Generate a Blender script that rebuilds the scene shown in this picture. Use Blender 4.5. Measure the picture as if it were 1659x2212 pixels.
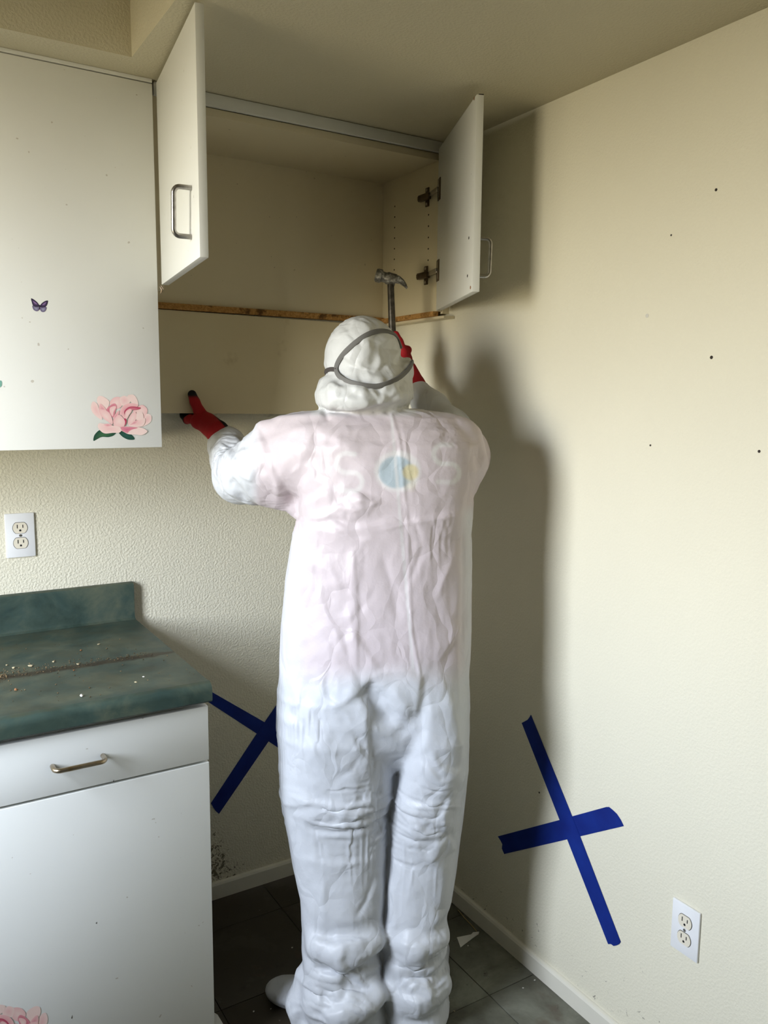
import bpy, bmesh, math, random
import numpy as np
from mathutils import Vector, Matrix
from mathutils.bvhtree import BVHTree

for o in list(bpy.data.objects): bpy.data.objects.remove(o)
SC = bpy.context.scene
COL = SC.collection
random.seed(4)
RNG = np.random.default_rng(7)

# ------------------------------------------------------------------ camera
F_PX, CW, CH = 1774.96, 1659.0, 2212.0
CAM = np.array([-1.4179, -2.2594, 1.5137])
YAW, PITCH, ROLL = math.radians(31.6812), math.radians(-7.6729), math.radians(0.4969)
FWD = np.array([math.sin(YAW)*math.cos(PITCH), math.cos(YAW)*math.cos(PITCH), math.sin(PITCH)])
_r = np.array([math.cos(YAW), -math.sin(YAW), 0.0]); _u = np.cross(_r, FWD)
RGT = math.cos(ROLL)*_r + math.sin(ROLL)*_u
UPV = -math.sin(ROLL)*_r + math.cos(ROLL)*_u
cam = bpy.data.objects.new('camera', bpy.data.cameras.new('camera'))
COL.objects.link(cam)
cam.data.sensor_fit = 'HORIZONTAL'; cam.data.sensor_width = 36.0
cam.data.lens = 36.0*F_PX/CW
cam.data.clip_start = 0.02
M = Matrix.Identity(4)
for i in range(3):
    M[i][0], M[i][1], M[i][2], M[i][3] = RGT[i], UPV[i], -FWD[i], CAM[i]
cam.matrix_world = M
SC.camera = cam

# measuring helpers: a point of the photograph taken to a known plane of the room
def ray(u, v): return FWD + RGT*((u-CW/2)/F_PX) - UPV*((v-CH/2)/F_PX)
def on(u, v, ax, val):
    d = ray(u, v); return CAM + d*((val-CAM[ax])/d[ax])
def on_plane(u, v, p, n):
    d = ray(u, v); p = np.array(p); n = np.array(n); return CAM + d*(((p-CAM)@n)/(d@n))
HF = np.array([math.sin(YAW), math.cos(YAW), 0.0]); HR = np.array([math.cos(YAW), -math.sin(YAW), 0.0])
def atH(u, v, H):
    d = ray(u, v); return CAM + d*(H/(d@HF))
def project(P):
    d = P - CAM; z = d@FWD
    return CW/2 + F_PX*(d@RGT)/z, CH/2 - F_PX*(d@UPV)/z

# ------------------------------------------------------------------ daylight and exposure
W = bpy.data.worlds.new('sky'); SC.world = W; W.use_nodes = True
nt = W.node_tree; nt.nodes.clear()
wo = nt.nodes.new('ShaderNodeOutputWorld'); bg = nt.nodes.new('ShaderNodeBackground')
tc = nt.nodes.new('ShaderNodeTexCoord'); sx = nt.nodes.new('ShaderNodeSeparateXYZ')
rp = nt.nodes.new('ShaderNodeValToRGB')
nt.links.new(tc.outputs['Generated'], sx.inputs[0])
ma = nt.nodes.new('ShaderNodeMath'); ma.operation = 'MULTIPLY_ADD'; ma.inputs[1].default_value = .5; ma.inputs[2].default_value = .5
nt.links.new(sx.outputs['Z'], ma.inputs[0]); nt.links.new(ma.outputs[0], rp.inputs[0])
e = rp.color_ramp.elements
e[0].position = .33; e[0].color = (.05, .042, .024, 1)       # near yard below the horizon, darkened so less light reaches the ceiling
e[1].position = .61; e[1].color = (1.06, 1.17, 1.34, 1)      # overcast sky
k_ = e.new(.5); k_.color = (.92, .89, .79, 1)
k_ = e.new(.43); k_.color = (.50, .44, .30, 1)           # yard further off
nt.links.new(rp.outputs[0], bg.inputs[0]); bg.inputs[1].default_value = 32.0
nt.links.new(bg.outputs[0], wo.inputs[0])

# the window in the left wall (x = XW)
XW = -2.25
WY0, WY1, WZ0, WZ1 = -1.38, -0.66, 1.02, 2.14
def portal(name, loc, rot, sx_, sy_):
    L = bpy.data.lights.new(name, 'AREA'); L.shape = 'RECTANGLE'; L.size = sx_; L.size_y = sy_
    L.cycles.is_portal = True
    o = bpy.data.objects.new(name, L); COL.objects.link(o); o.location = loc; o.rotation_euler = rot
portal('window_daylight', (XW-.06, (WY0+WY1)/2, (WZ0+WZ1)/2), (0, -math.pi/2, 0), WZ1-WZ0, WY1-WY0)
YR = -5.2

SC.view_settings.view_transform = 'Standard'; SC.view_settings.look = 'None'
SC.view_settings.gamma = 1.0; SC.view_settings.use_curve_mapping = False
SC.view_settings.exposure = 0.0
SC.cycles.max_bounces = 4; SC.cycles.diffuse_bounces = 4; SC.cycles.glossy_bounces = 2
SC.cycles.sample_clamp_indirect = 6.0; SC.cycles.adaptive_threshold = 0.03
SC.cycles.caustics_reflective = False; SC.cycles.caustics_refractive = False

# ------------------------------------------------------------------ materials
MATS = {}
class NT:
    def __init__(s, name):
        m = bpy.data.materials.new(name); m.use_nodes = True; s.m = m; s.t = m.node_tree
        s.b = s.t.nodes['Principled BSDF']; MATS[name] = m
    def n(s, typ, **kw):
        x = s.t.nodes.new(typ)
        for k, v in kw.items():
            if k.startswith('i_'): x.inputs[k[2:]].default_value = v
            else: setattr(x, k, v)
        return x
    def l(s, a, b): s.t.links.new(a, b)
    def coord(s, which='Object'):
        return s.n('ShaderNodeTexCoord').outputs[which]
    def pos(s): return s.n('ShaderNodeNewGeometry').outputs['Position']
    def noise(s, vec, scale, detail=4, rough=.5, dist=0.0):
        x = s.n('ShaderNodeTexNoise'); x.inputs['Scale'].default_value = scale; x.inputs['Detail'].default_value = detail
        x.inputs['Roughness'].default_value = rough; x.inputs['Distortion'].default_value = dist
        s.l(vec, x.inputs['Vector']); return x.outputs['Fac']
    def ramp(s, fac, stops):
        x = s.n('ShaderNodeValToRGB'); e = x.color_ramp.elements
        while len(e) < len(stops): e.new(.5)
        for el, (p, c) in zip(e, stops):
            el.position = p; el.color = (c, c, c, 1) if not hasattr(c, '__len__') else (*c, 1)
        s.l(fac, x.inputs[0]); return x.outputs[0]
    def math(s, op, a, b=None, c=None, clamp=False):
        x = s.n('ShaderNodeMath', operation=op, use_clamp=clamp)
        for i, q in enumerate((a, b, c)):
            if q is None: continue
            if isinstance(q, (int, float)): x.inputs[i].default_value = q
            else: s.l(q, x.inputs[i])
        return x.outputs[0]
    def mix(s, fac, a, b):
        x = s.n('ShaderNodeMix', data_type='RGBA')
        for i, q in ((0, fac), (6, a), (7, b)):
            if isinstance(q, (int, float)): x.inputs[i].default_value = q
            elif isinstance(q, tuple): x.inputs[i].default_value = (*q, 1)
            else: s.l(q, x.inputs[i])
        return x.outputs[2]
    def color(s, c):
        if isinstance(c, tuple): s.b.inputs['Base Color'].default_value = (*c, 1)
        else: s.l(c, s.b.inputs['Base Color'])
    def bump(s, h, strength, dist=.002, prev=None):
        x = s.n('ShaderNodeBump'); x.inputs['Strength'].default_value = strength; x.inputs['Distance'].default_value = dist
        s.l(h, x.inputs['Height'])
        if prev is not None: s.l(prev, x.inputs['Normal'])
        return x.outputs[0]
    def nrm(s, b): s.l(b, s.b.inputs['Normal'])
    def set(s, rough=.5, metal=0, spec=.5):
        s.b.inputs['Roughness'].default_value = rough; s.b.inputs['Metallic'].default_value = metal
        s.b.inputs['Specular IOR Level'].default_value = spec; return s.m

def simple(name, c, rough=.5, metal=0, spec=.5, var=.06, scale=18):
    t = NT(name); p = t.pos(); f = t.noise(p, scale, 4)
    lo = tuple(x*(1-var) for x in c); hi = tuple(min(1, x*(1+var)) for x in c)
    t.color(t.ramp(f, [(.3, lo), (.7, hi)])); return t.set(rough, metal, spec)

def sep(t, p):
    x = t.n('ShaderNodeSeparateXYZ'); t.l(p, x.inputs[0]); return x.outputs

def wall_mat(name, base, bump_s=.55, dirt=None):
    t = NT(name); p = t.pos()
    big = t.noise(p, 1.6, 3); c = t.ramp(big, [(.3, tuple(x*.97 for x in base)), (.7, tuple(min(1, x*1.02) for x in base))])
    X, Y, Z = sep(t, p)
    if dirt == 'back':      # mildew and splashes low in the corner beside the base cabinet
        dx = t.math('ABSOLUTE', t.math('ADD', X, .62)); dz = t.math('ABSOLUTE', t.math('ADD', Z, -.08))
        d = t.math('ADD', t.math('MULTIPLY', dx, 8.0), t.math('MULTIPLY', dz, 4.2))
        fo = t.math('SUBTRACT', 1.0, d, clamp=True)
        n = t.noise(p, 70, 6, .72, .6)
        m_ = t.ramp(t.math('ADD', n, t.math('MULTIPLY', fo, .22)), [(.66, 0), (.71, 1)])
        m_ = t.math('MULTIPLY', m_, t.ramp(fo, [(0.02, 0), (.2, 1)]))
        c = t.mix(t.math('MULTIPLY', m_, .85), c, (.10, .075, .04))
    if dirt == 'right':     # scuffs near the floor
        lo = t.math('SUBTRACT', 1.0, t.math('MULTIPLY', Z, 3.6), clamp=True)
        n = t.noise(p, 42, 5, .7, 1.0)
        m_ = t.ramp(t.math('ADD', n, t.math('MULTIPLY', lo, .05)), [(.675, 0), (.71, 1)])
        m_ = t.math('MULTIPLY', m_, t.ramp(lo, [(0.02, 0), (.35, 1)]))
        c = t.mix(t.math('MULTIPLY', m_, .8), c, (.13, .11, .09))
    t.color(c)
    h = t.noise(p, 165, 2, .5); h = t.ramp(h, [(.40, 0), (.64, 1)])
    t.nrm(t.bump(h, bump_s, .0022)); return t.set(.55, 0, .25)

CREAM = (.75, .71, .57)
wall_mat('wall_paint', CREAM, .42, 'back'); wall_mat('wall_paint_right', CREAM, .2, 'right'); wall_mat('ceiling_paint', (.58, .53, .385), .25); wall_mat('wall_paint_low_bounce', (.30, .26, .19), .3)  # last one: unseen left and rear walls, darkened to cut bounced light
simple('trim_paint', (.73, .70, .60), .45, 0, .4, .04, 9)

def melamine(name, base, rough=.38, speck=True):
    t = NT(name); p = t.pos()
    c = t.ramp(t.noise(p, 2.2, 4), [(.3, tuple(x*.95 for x in base)), (.7, base)])
    if speck:
        s = t.ramp(t.noise(p, 70, 1), [(.785, 0), (.80, 1)])
        c = t.mix(t.math('MULTIPLY', s, .5), c, (.30, .24, .16))
    t.color(c); t.nrm(t.bump(t.noise(p, 260, 2), .05, .0006)); return t.set(rough, 0, .45)
melamine('cabinet_white', (.76, .76, .715)); melamine('cabinet_inside', (.69, .61, .425), .45)
melamine('base_white', (.74, .75, .72)); simple('door_edge', (.82, .80, .70), .4)
simple('gap_dark', (.03, .022, .015), .9)

t = NT('raw_particleboard'); p = t.pos()
c = t.ramp(t.noise(p, 130, 5, .7), [(.25, (.16, .075, .02)), (.5, (.44, .23, .07)), (.75, (.60, .36, .13))])
blot = t.ramp(t.noise(p, 22, 4, .6), [(.55, 0), (.64, 1)])
t.color(t.mix(t.math('MULTIPLY', blot, .85), c, (.07, .035, .012))); t.nrm(t.bump(t.noise(p, 120, 5, .7), .8, .003)); t.set(.85, 0, .2)

t = NT('board_paint'); p = t.pos()
c = t.ramp(t.noise(p, 3, 3), [(.3, (.66, .57, .375)), (.7, (.71, .625, .42))])
st = t.ramp(t.noise(p, 9, 4, .6), [(.66, 0), (.78, 1)])
t.color(t.mix(t.math('MULTIPLY', st, .5), c, (.42, .33, .16))); t.nrm(t.bump(t.noise(p, 200, 2), .12, .001)); t.set(.5, 0, .3)

t = NT('steel_pull'); p = t.pos()
t.color(t.ramp(t.noise(p, 90, 3), [(.3, (.36, .34, .31)), (.7, (.52, .50, .47))])); t.set(.32, 1, .5)
t = NT('brass_pull'); p = t.pos()
t.color(t.ramp(t.noise(p, 40, 3), [(.35, (.36, .27, .15)), (.65, (.50, .44, .36))])); t.set(.3, 1, .5)
simple('hinge_bronze', (.16, .12, .085), .35, 1); simple('hinge_plate', (.62, .58, .54), .22, 1)

t = NT('laminate_green'); p = t.pos()
a1 = t.noise(p, 9, 6, .62, .5); a2 = t.noise(p, 26, 5, .6)
c = t.ramp(a1, [(.30, (.016, .032, .026)), (.48, (.042, .066, .052)), (.66, (.092, .106, .072))])
c = t.mix(t.math('MULTIPLY', t.ramp(a2, [(.45, 0), (.7, 1)]), .35), c, (.024, .058, .058))
X, Y, Z = sep(t, p)
n = t.noise(p, 30, 5, .7)
# dirty seam across the deck, with soil spread behind it
ln = t.math('ABSOLUTE', t.math('ADD', t.math('ADD', Y, .372), t.math('MULTIPLY', t.math('SUBTRACT', n, .5), .030)))
xr = t.math('SUBTRACT', 1.0, t.math('MULTIPLY', t.math('ADD', X, .905), 9.0), clamp=True)
wd = t.math('MULTIPLY', xr, .020)
m1 = t.math('SUBTRACT', 1.0, t.math('DIVIDE', ln, t.math('ADD', wd, .0025)), clamp=True)
up = t.n('ShaderNodeNewGeometry').outputs['Normal']; uz = sep(t, up)[2]
flat = t.ramp(uz, [(.8, 0), (.95, 1)])
m1 = t.math('MULTIPLY', t.math('MULTIPLY', t.ramp(m1, [(.05, 0), (.6, 1)]), flat), t.ramp(xr, [(0, 0), (.15, 1)]))
c = t.mix(t.math('MULTIPLY', m1, .96), c, (.018, .010, .004))
bd = t.ramp(t.math('MULTIPLY', t.noise(p, 7, 5, .65), t.ramp(Y, [(0.0, 0), (1.0, 1)])), [(.4, 0), (.7, 0)])
gr = t.math('MULTIPLY', t.ramp(t.noise(p, 11, 5, .7), [(.40, 0), (.66, 1)]), flat)
c = t.mix(t.math('MULTIPLY', gr, .55), c, (.060, .055, .028))
t.color(c); t.nrm(t.bump(t.noise(p, 180, 3), .08, .0008)); t.set(.5, 0, .3)
simple('substrate_dark', (.055, .035, .02), .9)

simple('plate_white', (.80, .80, .80), .35, 0, .5, .03); simple('receptacle_ivory', (.76, .70, .57), .35, 0, .5, .03)
simple('slot_black', (.010, .009, .008), .6); simple('screw_steel', (.5, .48, .44), .35, 1)
t = NT('painters_tape'); p = t.pos()
t.color(t.ramp(t.noise(p, 14, 4), [(.3, (.003, .015, .16)), (.7, (.005, .026, .22))]))
t.nrm(t.bump(t.noise(p, 420, 2), .15, .0006)); t.set(.6, 0, .25)

t = NT('vinyl_tile'); p = t.pos(); oi = t.n('ShaderNodeObjectInfo').outputs['Random']
c = t.ramp(t.noise(p, 5, 5, .6), [(.3, (.13, .136, .106)), (.7, (.25, .256, .205))])
c = t.mix(t.math('MULTIPLY', oi, .12), c, (.24, .24, .20))
gr = t.ramp(t.noise(p, 4.2, 6, .68, .4), [(.42, 0), (.60, 1)])
X, Y, Z = sep(t, p)
# the grime left where the refrigerator stood, deep in the bay
deep = t.math('MULTIPLY', t.math('ADD', t.math('SUBTRACT', Y, t.math('MULTIPLY', X, .55)), .62), 2.6, clamp=True)
gr2 = t.math('ADD', t.math('MULTIPLY', gr, .55), t.math('MULTIPLY', deep, .95), clamp=True)
c = t.mix(t.math('MULTIPLY', gr2, .93), c, (.030, .020, .010))
bl = t.ramp(t.noise(p, 15, 6, .75), [(.60, 0), (.70, 1)])
c = t.mix(t.math('MULTIPLY', bl, .7), c, (.018, .012, .007))
rr = t.ramp(t.noise(p, 6.5, 4, .6), [(.60, 0), (.72, 1)])
c = t.mix(t.math('MULTIPLY', rr, .5), c, (.085, .035, .018))
sc = t.ramp(t.noise(p, 75, 3, .6), [(.70, 0), (.76, 1)])
c = t.mix(t.math('MULTIPLY', sc, .3), c, (.30, .28, .22))
t.color(c); t.nrm(t.bump(t.noise(p, 60, 5, .6), .18, .0015)); t.set(.5, 0, .35)
simple('paper', (.78, .77, .73), .8, 0, .2); simple('chip_pale', (.48, .40, .25), .8); simple('chip_brown', (.27, .12, .045), .8)
simple('chip_white', (.58, .56, .50), .8); simple('crumb', (.13, .088, .042), .9, var=.85, scale=400); simple('straw', (.42, .32, .14), .7)

def attr_mat(name, rough, spec=.4):
    t = NT(name); a = t.n('ShaderNodeAttribute'); a.attribute_name = 'tint'; return t, a.outputs['Color']
t, ac = attr_mat('sticker_print', .4); t.color(ac); t.set(.42, 0, .4)
t, ac = attr_mat('glove_knit', .7); p = t.pos()
kn = t.n('ShaderNodeTexWave'); kn.inputs['Scale'].default_value = 190; kn.inputs['Distortion'].default_value = .8; t.l(p, kn.inputs['Vector'])
t.color(ac); t.nrm(t.bump(kn.outputs['Fac'], .35, .0008)); t.set(.75, 0, .25)

t, ac = attr_mat('coverall_fabric', .5); p = t.coord('Object')
wp = t.n('ShaderNodeVectorMath', operation='MULTIPLY_ADD')
nv = t.n('ShaderNodeTexNoise'); nv.inputs['Scale'].default_value = 7; t.l(p, nv.inputs['Vector'])
t.l(nv.outputs['Color'], wp.inputs[0]); wp.inputs[1].default_value = (.16, .16, .16); t.l(p, wp.inputs[2])
def crease(scale, stretch):
    mp = t.n('ShaderNodeMapping'); mp.inputs['Scale'].default_value = stretch; t.l(wp.outputs[0], mp.inputs['Vector'])
    v1 = t.n('ShaderNodeTexVoronoi', feature='DISTANCE_TO_EDGE'); v1.inputs['Scale'].default_value = scale; t.l(mp.outputs[0], v1.inputs['Vector'])
    d = v1.outputs['Distance']
    return t.math('MINIMUM', d, .22)
h = t.math('ADD', t.math('MULTIPLY', crease(11, (1, 1, .5)), 2.2), t.math('MULTIPLY', t.noise(p, 40, 3, .6), .25))
t.color(t.mix(t.math('MULTIPLY', t.ramp(t.noise(p, 300, 2), [(.4, 0), (.6, 1)]), .05), ac, (.6, .6, .6)))
t.nrm(t.bump(h, .6, .0075)); t.set(.42, 0, .32)
simple('strap_grey', (.165, .16, .15), .75, 0, .2); simple('strap_dark', (.075, .065, .06), .75, 0, .2)
simple('mask_grey', (.22, .22, .23), .5)
t = NT('hammer_steel'); p = t.pos()
t.color(t.ramp(t.noise(p, 95, 5, .7), [(.36, (.075, .07, .06)), (.52, (.24, .23, .21)), (.66, (.58, .57, .54))]))
t.nrm(t.bump(t.noise(p, 130, 4), .5, .002)); t.set(.45, .55, .5)
t = NT('hammer_shaft'); p = t.pos()
t.color(t.ramp(t.noise(p, 80, 4), [(.35, (.045, .038, .028)), (.7, (.12, .105, .085))])); t.set(.4, .4, .5)
simple('grip_rubber', (.02, .02, .022), .6)

# ------------------------------------------------------------------ mesh helpers
def mesh_obj(name, V, Fc, mat, parent=None, smooth=False, tint=None, mats=None, fmat=None):
    V = np.asarray(V, float).reshape(-1, 3)
    lo, hi = V.min(0), V.max(0); org = np.array([(lo[0]+hi[0])/2, (lo[1]+hi[1])/2, lo[2]])
    me = bpy.data.meshes.new(name)
    if isinstance(Fc, np.ndarray):
        n, k = Fc.shape
        me.vertices.add(len(V)); me.vertices.foreach_set('co', (V-org).astype(np.float32).ravel())
        me.loops.add(n*k); me.loops.foreach_set('vertex_index', Fc.astype(np.int32).ravel())
        me.polygons.add(n); me.polygons.foreach_set('loop_start', np.arange(0, n*k, k, dtype=np.int32))
        me.update(calc_edges=True)
    else:
        me.from_pydata([tuple(v) for v in (V-org)], [], Fc); me.update()
    if smooth: me.polygons.foreach_set('use_smooth', [True]*len(me.polygons))
    for m_ in (mats or [mat]): me.materials.append(MATS[m_])
    if fmat is not None: me.polygons.foreach_set('material_index', fmat)
    if tint is not None:
        a = me.attributes.new('tint', 'FLOAT_COLOR', 'POINT')
        tc_ = np.ones((len(V), 4), np.float32); tc_[:, :3] = tint; a.data.foreach_set('color', tc_.ravel())
    o = bpy.data.objects.new(name, me); COL.objects.link(o)
    put(o, org, parent); return o

WORLD = {}
def put(o, org, parent):
    if parent is not None:
        o.parent = parent; o.location = Vector(org) - Vector(WORLD[parent.name])
    else: o.location = Vector(org)
    WORLD[o.name] = tuple(org)

def thing(name, loc, label, cat, group=None):
    o = bpy.data.objects.new(name, None); COL.objects.link(o); o.empty_display_size = .05
    put(o, loc, None); tag(o, label, cat, group); return o
def tag(o, label=None, cat=None, group=None, kind=None):
    for k, v in (('label', label), ('category', cat), ('group', group), ('kind', kind)):
        if v: o[k] = v
    return o

class MB:
    def __init__(s): s.bm = bmesh.new()
    def box(s, x0, x1, y0, y1, z0, z1, bev=0.0):
        return s.obox(((x0+x1)/2, (y0+y1)/2, (z0+z1)/2), (abs(x1-x0), abs(y1-y0), abs(z1-z0)), None, bev)
    def obox(s, c, size, axes=None, bev=0.0):
        t_ = bmesh.new(); bmesh.ops.create_cube(t_, size=1.0)
        for v in t_.verts: v.co = Vector((v.co.x*size[0], v.co.y*size[1], v.co.z*size[2]))
        if bev: bmesh.ops.bevel(t_, geom=list(t_.edges), offset=bev, segments=2, profile=.5, affect='EDGES')
        A = np.eye(3) if axes is None else np.array(axes)
        for v in t_.verts:
            w = A[0]*v.co.x + A[1]*v.co.y + A[2]*v.co.z; v.co = Vector(np.array(c)+w)
        s._merge(t_); return s
    def _merge(s, t_):
        m_ = bpy.data.meshes.new('tmp'); t_.to_mesh(m_); t_.free(); s.bm.from_mesh(m_); bpy.data.meshes.remove(m_)
    def tube(s, pts, r, seg=10, cap=True):
        pts = [Vector(p) for p in pts]; rs = r if hasattr(r, '__len__') else [r]*len(pts)
        rings = []; ref = None
        for i, p in enumerate(pts):
            d = (pts[min(i+1, len(pts)-1)]-pts[max(i-1, 0)]).normalized()
            if ref is None:
                ref = Vector((0, 0, 1)) if abs(d.z) < .9 else Vector((1, 0, 0))
            a = (ref - d*ref.dot(d)).normalized(); b = d.cross(a); ref = a
            rings.append([s.bm.verts.new(p+(a*math.cos(t*2*math.pi/seg)+b*math.sin(t*2*math.pi/seg))*rs[i]) for t in range(seg)])
        for A, B in zip(rings, rings[1:]):
            for k in range(seg): s.bm.faces.new((A[k], A[(k+1) % seg], B[(k+1) % seg], B[k]))
        if cap: s.bm.faces.new(rings[0][::-1]); s.bm.faces.new(rings[-1])
        return s
    def prism(s, pts, n, th):      # pts: 3-D polygon, extruded along n by th
        n = Vector(n); A = [s.bm.verts.new(Vector(p)) for p in pts]; B = [s.bm.verts.new(Vector(p)+n*th) for p in pts]
        k = len(A); s.bm.faces.new(A[::-1]); s.bm.faces.new(B)
        for i in range(k): s.bm.faces.new((A[i], A[(i+1) % k], B[(i+1) % k], B[i]))
        return s
    def build(s, name, mat, parent=None, smooth=False):
        bmesh.ops.recalc_face_normals(s.bm, faces=list(s.bm.faces))
        V = [tuple(v.co) for v in s.bm.verts]; s.bm.verts.index_update()
        Fc = [[v.index for v in f.verts] for f in s.bm.faces]; s.bm.free()
        o = mesh_obj(name, V, Fc, mat, parent)
        if smooth:
            o.data.polygons.foreach_set('use_smooth', [True]*len(o.data.polygons))
            o.data.set_sharp_from_angle(angle=math.radians(38))
        return o
def struct(o): o['kind'] = 'structure'; return o
def box(name, mat, parent, *a, bev=0.0): return MB().box(*a, bev=bev).build(name, mat, parent, smooth=bev > 0)

# ------------------------------------------------------------------ the room
HC = 2.2238            # dropped ceiling over the cabinets
HU = 2.62              # full ceiling height further out
XS, YS = -.912, -.4175 # the inner corner of the dropped ceiling
XL = XW
wb = struct(box('wall_back', 'wall_paint', None, XL-.1, .1, 0, .1, 0, HU+.1))
wr = struct(box('wall_right', 'wall_paint_right', None, 0, .1, YR-.1, 0, 0, HU+.1))
m = MB()
for a in ((YR-.1, WY0, 0, HU+.1), (WY1, 0, 0, HU+.1), (WY0, WY1, 0, WZ0), (WY0, WY1, WZ1, HU+.1)): m.box(XL-.1, XL, *a)
struct(m.build('wall_left', 'wall_paint_low_bounce'))
struct(box('wall_rear', 'wall_paint_low_bounce', None, XL, 0, YR-.1, YR, 0, HU+.1))
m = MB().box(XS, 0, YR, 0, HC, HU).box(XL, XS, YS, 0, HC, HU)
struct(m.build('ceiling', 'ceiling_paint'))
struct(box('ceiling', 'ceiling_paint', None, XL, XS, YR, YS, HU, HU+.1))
def winframe(name, x0, x1, y0, y1, z0, z1, ax):
    m = MB(); w = .045
    if ax == 0:
        for b in ((y0, y1, z0, z0+w), (y0, y1, z1-w, z1), (y0, y0+w, z0, z1), (y1-w, y1, z0, z1), (y0, y1, (z0+z1)/2-.015, (z0+z1)/2+.015)): m.box(x0, x1, *b)
    else:
        for b in ((x0, x1, z0, z0+w), (x0, x1, z1-w, z1), (x0, x0+w, z0, z1), (x1-w, x1, z0, z1)): m.box(b[0], b[1], y0, y1, b[2], b[3])
    struct(m.build(name, 'trim_paint'))
winframe('window_1', XL-.09, XL-.045, WY0, WY1, WZ0, WZ1, 0)

fl = struct(box('floor', 'substrate_dark', None, XL-.1, .1, YR-.1, .1, -.06, -.004))
TS = .3048; tx0, ty0 = -.163, -.763
ti = 0
for i in range(-9, 2):
    for j in range(-11, 4):
        x0, x1 = max(XL, tx0+i*TS), min(0, tx0+(i+1)*TS); y0, y1 = max(YR, ty0+j*TS), min(0, ty0+(j+1)*TS)
        if x1-x0 < .01 or y1-y0 < .01: continue
        g = .0009
        if x1 > -1.15 and y1 > -1.5:
            box('tile', 'vinyl_tile', fl, x0+g, x1-g, y0+g, y1-g, -.004, RNG.uniform(-.0006, 0), bev=.0008)
m = MB()
for a in ((XL, tx0-3*TS-TS, YR, 0), (tx0-4*TS, 0, YR, ty0-3*TS)): m.box(a[0], a[1], a[2], a[3], -.004, -.0002)
o = m.build('far_tiles', 'vinyl_tile', fl)

BH = .052
def baseboard(name, pts, n, mat='trim_paint'):
    m = MB(); (ax, ay), (bx, by) = pts; n = np.array(n)
    prof = [(0, 0), (.012, 0), (.012, BH-.008), (.009, BH-.002), (.004, BH), (0, BH)]
    P0 = [np.array([ax+n[0]*d, ay+n[1]*d, z]) for d, z in prof]; L = np.array([bx-ax, by-ay, 0])
    m.prism(P0, L/np.linalg.norm(L), np.linalg.norm(L)); return struct(m.build(name, mat))
baseboard('baseboard_back', ((-.84, 0), (0, 0)), (0, -1))
baseboard('baseboard_right', ((0, -.0125), (0, YR)), (-1, 0))

# nail holes and pocks in the right wall
for u, v, r in ((1537, 772, .0035), (1547, 410, .003), (1398, 682, .0045), (1450, 508, .002), (1640, 975, .003), (1405, 962, .0022), (1165, 1712, .0025)):
    c = on(u, v, 0, 0)
    m = MB().tube([c+[-.0006, 0, 0], c+[.002, 0, 0]], r, 8); m.build('nail_hole', 'gap_dark' if v != 682 else 'chip_white', wr)

# ------------------------------------------------------------------ closed wall cabinet (left)
UX, UY, UZ0, UZ1 = -.843, -.325, 1.4015, 2.2125
cab = thing('wall_cabinet', (-1.25, -.16, UZ0), 'closed tall white wall cabinet with a peony and a butterfly stuck on its door', 'cabinet')
box('body', 'cabinet_white', cab, -1.66, UX-.002, -.304, -.001, UZ0+.004, 2.2155, bev=.001)
box('door', 'cabinet_white', cab, -1.30, UX, UY, UY+.019, UZ0, UZ1, bev=.0012)
box('door', 'cabinet_white', cab, -1.66, -1.304, UY, UY+.019, UZ0, UZ1, bev=.0012)
box('top_filler', 'cabinet_white', cab, -1.66, UX, UY+.001, -.30, UZ1+.0025, HC-.0005, bev=.0006)

# ------------------------------------------------------------------ open wall cabinet
CX0, CX1, CZ0, CZ1 = UX+.006, -.042, 1.7685, 2.1754
CB = -.010; CF = -.305
oc = thing('wall_cabinet', ((CX0+CX1)/2, -.16, CZ0), 'open white wall cabinet with both doors swung out and no bottom panel', 'cabinet')
box('back_panel', 'cabinet_inside', oc, CX0, CX1, CB, -.001, CZ0+.004, CZ1+.01)
box('side_panel', 'cabinet_inside', oc, CX1, CX1+.018, CF, CB, CZ0, HC-.001, bev=.0006)
box('side_panel', 'cabinet_inside', oc, CX0-.003, CX0+.015, CF, CB, CZ0, HC-.001, bev=.0006)
box('top_panel', 'cabinet_inside', oc, CX0+.015, CX1, CF, CB, CZ1, CZ1+.018, bev=.0006)
box('top_rail', 'cabinet_white', oc, CX0, CX1+.018, CF-.012, CF, CZ1+.019, HC-.0015, bev=.0008)
box('side_filler', 'cabinet_inside', oc, CX1+.019, -.0005, CF-.002, -.02, CZ0-.006, HC-.001)
box('raw_edge', 'raw_particleboard', oc, CX0, CX1, -.022, -.003, CZ0-.013, CZ0+.0035)
box('raw_edge', 'raw_particleboard', oc, CX1-.010, CX1+.008, CF+.004, -.022, CZ0-.014, CZ0-.0005)
box('bottom_lip', 'cabinet_inside', oc, CX1+.004, -.002, CF-.03, -.03, CZ0-.021, CZ0-.014)
# shelf-pin holes in the right side panel, two columns
for (u, v0, v1, n) in ((853, 446, 583, 7), (926, 464, 562, 5)):
    for k in range(n):
        c = on(u-(1.5*k/n), v0+(v1-v0)*k/(n-1), 0, CX1)
        MB().tube([c+[-.0004, 0, 0], c+[.0005, 0, 0]], .0026, 8).build('pin_hole', 'gap_dark', oc)

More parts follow.
